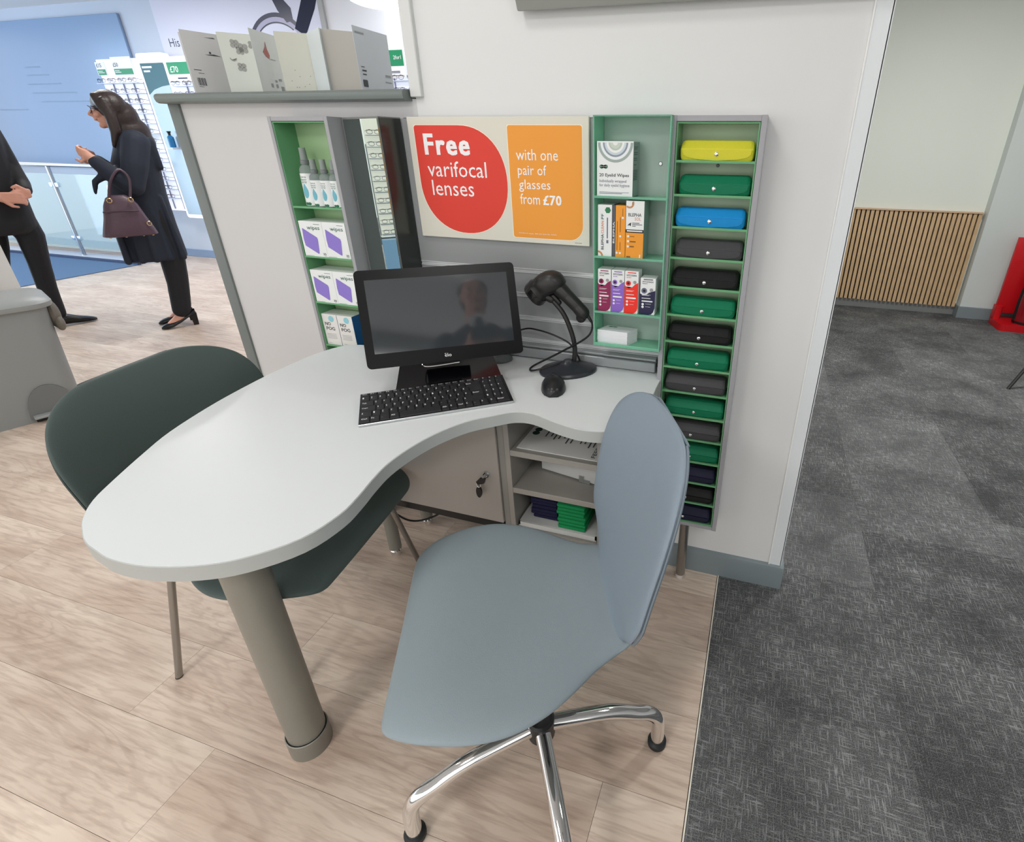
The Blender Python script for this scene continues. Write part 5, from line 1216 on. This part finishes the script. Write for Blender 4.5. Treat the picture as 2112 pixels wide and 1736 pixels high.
# ------------------------------------------------------------------ people
def voxel(bm, name, m_, parent, vox, sm=2):
    me = bpy.data.meshes.new(name); bm.to_mesh(me); bm.free(); o = bpy.data.objects.new(name, me); COL.objects.link(o)
    md = o.modifiers.new('r', 'REMESH'); md.mode = 'VOXEL'; md.voxel_size = vox; md.use_smooth_shade = True
    if sm: ms = o.modifiers.new('s', 'SMOOTH'); ms.iterations = sm; ms.factor = .5
    dg = bpy.context.evaluated_depsgraph_get(); m2 = bpy.data.meshes.new_from_object(o.evaluated_get(dg)); bpy.data.objects.remove(o); bpy.data.meshes.remove(me)
    if parent: m2.transform(wmat(parent).inverted())
    m2.materials.clear(); m2.materials.append(m_)
    for p in m2.polygons: p.use_smooth = True
    m2.name = name; o = bpy.data.objects.new(name, m2); link(o, parent); return o
def framep(F, r, n):
    F, r, n = Vector((*F, 0)), Vector((*r, 0)), Vector((*n, 0))
    return (lambda s, d, z: F + r * s + n * d + Vector((0, 0, z))), Matrix(((r.x, n.x, 0), (r.y, n.y, 0), (0, 0, 1)))
def loft_body(P, prof, n=28, p=.9):
    rings = []
    for z, s0, s1, hd, d0 in prof:
        c = (s0 + s1) / 2; w = (s1 - s0) / 2
        rings.append([tuple(P(c + w * math.copysign(abs(math.cos(q)) ** p, math.cos(q)), d0 + hd * math.copysign(abs(math.sin(q)) ** p, math.sin(q)), z)) for q in [2 * PI * k / n for k in range(n)]])
    return loft(BM(), rings)
def hand(bm, P, base, dirs, spread, curl, L=.075, r=.0085, mirror=1):
    """palm + four fingers + thumb; base, direction, side and curl vectors in person frame"""
    b, d, s, c = [Vector(v) for v in (base, dirs, spread, curl)]
    W = lambda v: P(*v)
    for k in range(4):
        o = b + s * (.0175 * (k - 1.5)); capsule(bm, W(b - d * .01 + s * .012 * (k - 1.5)), W(o + d * L), .014, .012)
        l1 = (.034, .038, .036, .028)[k]; k1 = o + d * L; k2 = k1 + (d * .75 + c * .6).normalized() * l1; k3 = k2 + (d * .25 + c).normalized() * l1 * .7; k4 = k3 + (c - d * .35).normalized() * l1 * .5
        chain(bm, [W(k1), W(k2), W(k3), W(k4)], [r * 1.1, r, r * .95, r * .8], 8)
    t0 = b - s * .03 * mirror + d * .015; t1 = t0 + (d * .7 - s * .7 * mirror).normalized() * .035; t2 = t1 + (d * .9 + c * .5).normalized() * .028
    chain(bm, [W(b), W(t0), W(t1), W(t2)], [.015, .014, .0105, .0085], 8)
m_skin = mat('skin_light', 'd29c88', .5)
def face(parent, P, c, fwd, side, sc=1.0):
    """eyes, brows, lips around head centre c; fwd and side in the person frame"""
    c, f, s = Vector(c), Vector(fwd), Vector(side); up = Vector((0, 0, 1)); W = lambda v: P(*v)
    for k in (-1, 1):
        e = c + f * .083 * sc + s * .031 * k * sc + up * .006
        part('eye', ellip(BM(), W(e), (.010, .010, .008)), mat('eye_white', 'd8d4d0', .3), parent)
        part('pupil', ellip(BM(), W(e + f * .006), (.0055, .0055, .0055)), mat('eye_dark', '2a1c16', .2), parent)
        part('eyebrow', tube(BM(), [W(e + s * k * .016 + up * .014 - f * .006), W(e + up * .019 + f * .004), W(e - s * k * .014 + up * .016 + f * .003)], .0028, 6), mat('brow_dark', '2b1e18', .7), parent)
    part('lips', tube(BM(), [W(c + f * .078 * sc + s * .022 - up * .052), W(c + f * .090 * sc - up * .050), W(c + f * .078 * sc - s * .022 - up * .052)], .006, 8), mat('lip_pink', 'b06a62', .5), parent)
def head(bm, P, c, fwd, side, sc=1.0, ears=True):
    c, f, s = Vector(c), Vector(fwd), Vector(side); up = Vector((0, 0, 1)); W = lambda v: P(*v)
    a0 = math.atan2((P(*f) - P(0, 0, 0)).y, (P(*f) - P(0, 0, 0)).x); R = Euler((0, 0, a0))
    ellip(bm, W(c + up * .018 - f * .008), (.095 * sc, .074 * sc, .098 * sc), R); ellip(bm, W(c - up * .038 + f * .022), (.062 * sc, .055 * sc, .068 * sc), R)
    ellip(bm, W(c - up * .088 + f * .055), (.022, .026, .018), R)
    chain(bm, [W(c + f * .084 * sc + up * .010), W(c + f * .108 * sc - up * .022)], [.008, .0125], 10); ellip(bm, W(c + f * .094 * sc - up * .028), (.016, .017, .010), R)
    for k in (-1, 1):
        if ears: ellip(bm, W(c + s * .074 * sc * k - f * .01 - up * .008), (.018, .008, .03), R)
        ellip(bm, W(c + s * .035 * k + f * .062 - up * .022), (.022, .02, .02), R)
    ellip(bm, W(c - up * .05 + f * .079), (.014, .024, .012), R)

# --- woman
P, RW = framep((-4.3197, 2.7333), (.5347, .8450), (-.8450, .5347))
wom = thing('person', 'woman in a long navy coat with long dark hair and a plum handbag', 'person', P(0, 0, 0), 0)
hc = (.022, 0, 1.487)
bm = BM(); head(bm, P, hc, (-1, 0, 0), (0, 1, 0), .93, False)
chain(bm, [P(.035, 0, 1.42), P(.055, 0, 1.33)], [.05, .055])
chain(bm, [P(.075, 0, 1.27), P(.05, 0, 1.1), P(.07, 0, .88)], [.07, .07, .07])
for k in (-1, 1):
    chain(bm, [P(.085, k * .14, 1.3), P(.02, k * .19, 1.04), P(-.155, k * .11, 1.21)], [.035, .03, .026])
    chain(bm, [P(.07, k * .07, .88), P(.07, k * .08, .48), P(.045, k * .08, .12)], [.045, .035, .03])
    fz = 0 if k < 0 else 0; sx = 0 if k < 0 else .01
    chain(bm, [P(.055 + sx, k * .08, .11), P(.0 + sx, k * .08, .075), P(-.06 + sx, k * .08, .032)], [.03, .03, .024])
hand(bm, P, (-.165, -.10, 1.222), (-.8, 0, .35), (0, -.1, .9), (.55, .75, .1), .028, .0085)
hand(bm, P, (-.150, .10, 1.215), (-.75, -.3, .25), (0, .1, .9), (.5, -.75, .1), .028, .0085)
voxel(bm, 'body', m_skin, wom, .0055, 1)
face(wom, P, hc, (-1, 0, 0), (0, 1, 0), .93)
bm = BM(); ellip(bm, P(.034, 0, 1.518), (.106, .090, .097)); ellip(bm, P(.085, 0, 1.45), (.085, .088, .11)); ellip(bm, P(.115, -.01, 1.36), (.07, .10, .10)); ellip(bm, P(.135, -.02, 1.30), (.05, .09, .08))
for k in (-1, 1): chain(bm, [P(-.022, k * .036, 1.568), P(-.012, k * .066, 1.53), P(.004, k * .08, 1.47)], [.026, .026, .024]); chain(bm, [P(.01, k * .078, 1.54), P(.022, k * .088, 1.45), P(.02, k * .095, 1.36), P(-.015, k * .095, 1.275)], [.03, .034, .032, .012])
hair = mat('hair_dark', '2a1f1c', .45, bump=.8, bscale=120)
voxel(bm, 'hair', hair, wom, .008, 2)
m_coat = mat('coat_navy', '1b2230', .75, bump=.3, bscale=40)
prof = [(.515, -.185, .180, .17, 0), (.56, -.188, .182, .172, 0), (.75, -.185, .176, .165, 0), (.95, -.150, .178, .16, 0), (1.1, -.10, .19, .165, 0), (1.2, -.055, .198, .175, 0), (1.28, -.02, .195, .175, 0), (1.335, .0, .17, .15, 0), (1.37, .01, .13, .09, 0), (1.385, .03, .10, .05, 0)]
bm = loft_body(P, prof)
for k in (-1, 1): chain(bm, [P(.10, k * .145, 1.30), P(.055, k * .185, 1.16), P(.005, k * .20, 1.03), P(-.065, k * .165, 1.09), P(-.13, k * .12, 1.175)], [.078, .074, .066, .056, .044])
chain(bm, [P(.17, -.10, 1.3), P(.185, -.1, 1.14)], [.035, .022]); chain(bm, [P(.17, .08, 1.3), P(.185, .08, 1.14)], [.035, .022])
chain(bm, [P(-.10, -.15, 1.11), P(-.175, -.14, 1.06), P(-.195, -.14, .99)], [.03, .018, .01]); 
for k in range(5): chain(bm, [P(-.15 + .07 * k, -.150 + .012 * abs(k - 2), .95), P(-.165 + .078 * k, -.168 + .012 * abs(k - 2), .53)], [.010, .022])
coat = voxel(bm, 'coat', m_coat, wom, .009, 2)
m_tr = mat('trousers_black', '16171b', .8)
bm = BM()
for k, ds in ((-1, 0), (1, .012)): 
    chain(bm, [P(.07 + ds, k * .08, .86), P(.078 + ds, k * .08, .50), P(.062 + ds, k * .08, .33), P(.03 + ds, k * .08, .13)], [.07, .074, .066, .060])
voxel(bm, 'trousers', m_tr, wom, .009, 1)
m_sh = mat('shoe_black', '111114', .25)
for k in (-1, 1):
    y = k * .08; dx = 0 if k < 0 else -.01
    rings = []
    for s_, zc, w, hh in ((-.125, .012, .008, .008), (-.115, .016, .022, .014), (-.09, .021, .033, .020), (-.05, .03, .036, .022), (.0, .05, .030, .018), (.05, .078, .028, .016), (.09, .098, .027, .022), (.105, .105, .018, .024)):
        rings.append([tuple(P(s_ + dx, y + w * math.cos(q), zc + hh * math.sin(q))) for q in [2 * PI * j / 14 for j in range(14)]])
    s1 = part('shoe', loft(BM(), rings), m_sh, wom)
    part('heel', loft(BM(), [[tuple(P(.088 + dx + a * .016, y + b * .014, 0)) for a, b in ((-1, -1), (1, -1), (1, 1), (-1, 1))], [tuple(P(.088 + dx + a * .022, y + b * .02, .095)) for a, b in ((-1, -1), (1, -1), (1, 1), (-1, 1))]]), m_sh, s1)
gl = BM()
for k in (-1, 1): tube(gl, [P(-.075 + .012 * abs(math.cos(a)), k * .032 + .026 * math.cos(a), 1.492 + .022 * math.sin(a)) for a in [2 * PI * j / 12 for j in range(12)]], .0022, 5, True); tube(gl, [P(-.062, k * .06, 1.50), P(.02, k * .078, 1.495)], .0024, 5)
part('spectacles', gl, mat('frame_26233a', '26233a', .3), wom)
# handbag on her forearm
hb = thing('handbag', 'plum leather handbag hanging from the woman\'s forearm', 'handbag', P(-.1, -.26, .72))
m_bag = mat('bag_plum', '4f3a46', .42, bump=.5, bscale=60)
bm = loft_body(P, [(.722, -.225, .040, .055, -.27), (.728, -.238, .052, .07, -.27), (.76, -.228, .045, .075, -.27), (.84, -.200, .02, .068, -.27), (.92, -.178, -.002, .058, -.27), (.965, -.155, -.025, .045, -.27), (.982, -.13, -.05, .025, -.27)], 30, .7)
part('body', bm, m_bag, hb)
part('front_pocket', box(BM(), 0, 1, 0, 1, 0, 1), m_bag, hb) if 0 else None
bm = BM(); tube(bm, [P(-.188, -.335, .885), P(-.095, -.345, .89), P(-.01, -.335, .885)], .006, 6); part('flap_edge', bm, mat('bag_dark', '43303b', .4), hb)
for dd in (-.30, -.24):
    bm = tube(BM(), spl([tuple(P(*q)) for q in ((-.135, dd, .955), (-.112, dd, 1.03), (-.075, dd - .0, 1.10), (-.03, dd + .02, 1.135), (.0, dd + .01, 1.08), (-.03, dd, .96))], 6, False), .0075, 8); part('handle', bm, mat('bag_dark', '43303b', .4), hb)
for s_, z_ in ((-.135, .955), (-.03, .955), (.02, .80)):
    part('gold_ring', tube(BM(), [P(s_ + .012 * math.cos(a), -.335, z_ + .014 * math.sin(a)) for a in [2 * PI * j / 12 for j in range(12)]], .0032, 6, True), mat('gold', 'e0c48a', .2, 1), hb)
for s_ in (-.2, -.12, -.03, .02): part('metal_stud', ellip(BM(), P(s_, -.30, .721), (.008, .008, .005), None, 10, 6), mat('gold', 'e0c48a', .2, 1), hb)

# --- man at the left edge
P, RM = framep((-5.1117, 2.4720), (.4354, .9003), (-.9003, .4354))
man = thing('person', 'man in a black suit with clasped hands at the left edge of the picture', 'person', P(0, 0, 0), 0)
hc = (-.10, -.03, 1.69)
fv = Vector((.45, -.89, 0)); sv = Vector((.89, .45, 0))
bm = BM(); head(bm, P, hc, fv, sv, 1.0)
chain(bm, [P(-.11, 0, 1.62), P(-.12, 0, 1.50)], [.06, .065]); chain(bm, [P(-.12, 0, 1.36), P(-.12, 0, 1.1), P(-.12, 0, .92)], [.08, .08, .08])
chain(bm, [P(.02, 0, 1.42), P(.045, -.02, 1.13), P(.06, -.08, 1.03), P(.06, -.16, .98)], [.035, .03, .03, .028]); chain(bm, [P(-.28, 0, 1.42), P(-.31, -.03, 1.13), P(-.15, -.14, 1.0), P(-.07, -.19, .957)], [.04, .035, .03, .028])
chain(bm, [P(-.05, 0, .86), P(-.028, 0, .47), P(-.055, 0, .1)], [.05, .04, .035]); chain(bm, [P(-.19, .02, .86), P(-.205, .03, .62), P(-.27, .05, .36), P(-.37, .08, .1)], [.05, .045, .04, .035])
hand(bm, P, (-.06, -.20, .955), (.95, -.1, -.12), (.1, .0, 1), (.1, .8, -.3), .07, .0095)
hand(bm, P, (.065, -.17, .97), (-.85, -.35, -.15), (.1, .0, 1), (-.1, .7, -.4), .07, .0095, -1)
voxel(bm, 'body', mat('skin_hands', 'd49a86', .5), man, .006, 1); face(man, P, hc, fv, sv)
bm = ellip(BM(), P(-.105, .0, 1.735), (.092, .085, .085)); voxel(bm, 'hair', hair, man, .012, 1)
m_suit = mat('suit_black', '17181c', .7, bump=.2, bscale=40)
bm = loft_body(P, [(.70, -.33, .02, .14, 0), (.74, -.335, .055, .15, 0), (.80, -.33, .058, .155, 0), (.95, -.32, .062, .155, 0), (1.1, -.31, .06, .155, 0), (1.3, -.32, .07, .16, 0), (1.42, -.31, .07, .14, 0), (1.49, -.24, .02, .10, 0), (1.53, -.18, -.04, .07, 0)])
chain(bm, [P(.015, 0, 1.42), P(.035, -.0, 1.3), P(.048, -.02, 1.13), P(.062, -.08, 1.03), P(.062, -.14, .99)], [.055, .05, .05, .046, .040]); chain(bm, [P(-.28, 0, 1.42), P(-.31, -.03, 1.13), P(-.15, -.14, 1.0)], [.07, .06, .048])
voxel(bm, 'jacket', m_suit, man, .010, 2)
bm = BM(); chain(bm, [P(-.145, -.155, .992), P(-.085, -.185, .962)], [.042, .038]); part('shirt_cuff', bm, mat('shirt_white', 'e8e8ea', .6), man)
bm = chain(BM(), [P(-.05, 0, .86), P(-.01, 0, .68), P(-.028, 0, .48), P(-.045, 0, .30), P(-.055, 0, .1)], [.105, .078, .062, .056, .052]); chain(bm, [P(-.19, .02, .86), P(-.205, .03, .62), P(-.27, .05, .36), P(-.37, .08, .1)], [.11, .075, .062, .052])
voxel(bm, 'trousers', m_suit, man, .010, 1)
for (x0, y0, L_) in ((-.075, 0, .215), (-.39, .08, .20)):
    rings = []
    for a, zc, w, hh in ((-.03, .035, .012, .03), (-.02, .042, .032, .042), (.02, .05, .04, .05), (.07, .042, .042, .042), (.12, .03, .046, .03), (.17, .022, .044, .022), (.205, .016, .03, .015), (.222, .012, .01, .010)):
        rings.append([tuple(P(x0 + a, y0 + w * math.cos(q), zc + hh * math.sin(q) * (1 if math.sin(q) > 0 else .85) + .001)) for q in [2 * PI * j / 16 for j in range(16)]])
    part('shoe', loft(BM(), rings), m_sh, man)

# --- photographer, seen as a reflection in the monitor
P, RP = framep((.44, -.25), (.83, .56), (-.56, .83))
pho = thing('person', 'man in a navy suit and tie holding a phone, mirrored in the monitor', 'person', P(0, 0, 0), 0)
fv, sv = Vector((0, 1, 0)), Vector((1, 0, 0)); hc = (0, .04, 1.73)
bm = BM(); head(bm, P, hc, fv, sv, 1.0); chain(bm, [P(0, .01, 1.66), P(0, -.01, 1.54)], [.062, .066]); chain(bm, [P(0, 0, 1.38), P(0, 0, 1.0)], [.14, .13])
for k in (-1, 1):
    chain(bm, [P(k * .19, 0, 1.46), P(k * .27, .05, 1.18), P(k * .09, .26, 1.33)], [.05, .042, .03]); chain(bm, [P(k * .1, 0, .95), P(k * .11, 0, .5), P(k * .12, 0, .1)], [.09, .06, .045])
    hand(bm, P, (k * .085, .275, 1.34), (-k * .35, .5, .35), (0, .2, .9), (-k * .8, .1, -.1), .05, .0095, k)
voxel(bm, 'body', m_skin, pho, .008, 1); face(pho, P, hc, fv, sv)
bm = ellip(BM(), P(0, -.0, 1.785), (.092, .10, .075)); ellip(bm, P(0, -.03, 1.73), (.085, .085, .09)); voxel(bm, 'hair', hair, pho, .012, 1)
m_ns = mat('suit_navy', '1c2533', .7)
bm = loft_body(P, [(.80, -.19, .19, .14, 0), (.95, -.19, .19, .14, 0), (1.15, -.18, .18, .135, 0), (1.35, -.21, .21, .14, 0), (1.46, -.21, .21, .12, 0), (1.53, -.13, .13, .09, 0), (1.56, -.08, .08, .07, 0)])
for k in (-1, 1): chain(bm, [P(k * .19, 0, 1.46), P(k * .27, .05, 1.18), P(k * .13, .21, 1.30)], [.07, .06, .045])
voxel(bm, 'jacket', m_ns, pho, .012, 2)
part('shirt', prism(BM(), [(-.05, 1.56), (0, 1.24), (.05, 1.56)], 0, 1, 'y'), mat('shirt_white', 'e8e8ea', .6), pho) if 0 else None
bm = BM(); A = [P(-.055, .125, 1.57), P(0, .155, 1.22), P(.055, .125, 1.57), P(0, .10, 1.60)]; Bq = [a_ - (P(0, .06, 0) - P(0, 0, 0)) for a_ in A]
loft(bm, [[tuple(v) for v in A], [tuple(v) for v in Bq]]); part('shirt', bm, mat('shirt_white', 'e8e8ea', .6), pho, ang=10)
bm = BM(); A = [P(-.018, .15, 1.555), P(-.024, .165, 1.28), P(0, .165, 1.25), P(.024, .165, 1.28), P(.018, .15, 1.555)]; Bq = [a_ - (P(0, .02, 0) - P(0, 0, 0)) for a_ in A]
loft(bm, [[tuple(v) for v in A], [tuple(v) for v in Bq]]); part('tie', bm, mat('tie_green', '16302b', .6), pho, ang=10)
bm = BM()
for k in (-1, 1): chain(bm, [P(k * .1, 0, .95), P(k * .11, 0, .5), P(k * .12, 0, .08)], [.105, .075, .06])
voxel(bm, 'trousers', m_ns, pho, .014, 1)
for k in (-1, 1): part('shoe', ellip(BM(), P(k * .12, .06, .04), (.05, .06, .04)), m_sh, pho)
ph = thing('phone', 'black phone held out by the man mirrored in the monitor', 'phone', P(0, .35, 1.38))
a_ = [P(-.075, .345, 1.345), P(.075, .345, 1.345), P(.075, .345, 1.42), P(-.075, .345, 1.42)]; b_ = [v + (P(0, .008, 0) - P(0, 0, 0)) for v in a_]
part('case', loft(BM(), [[tuple(v) for v in a_], [tuple(v) for v in b_]]), m_black, ph, ang=10)
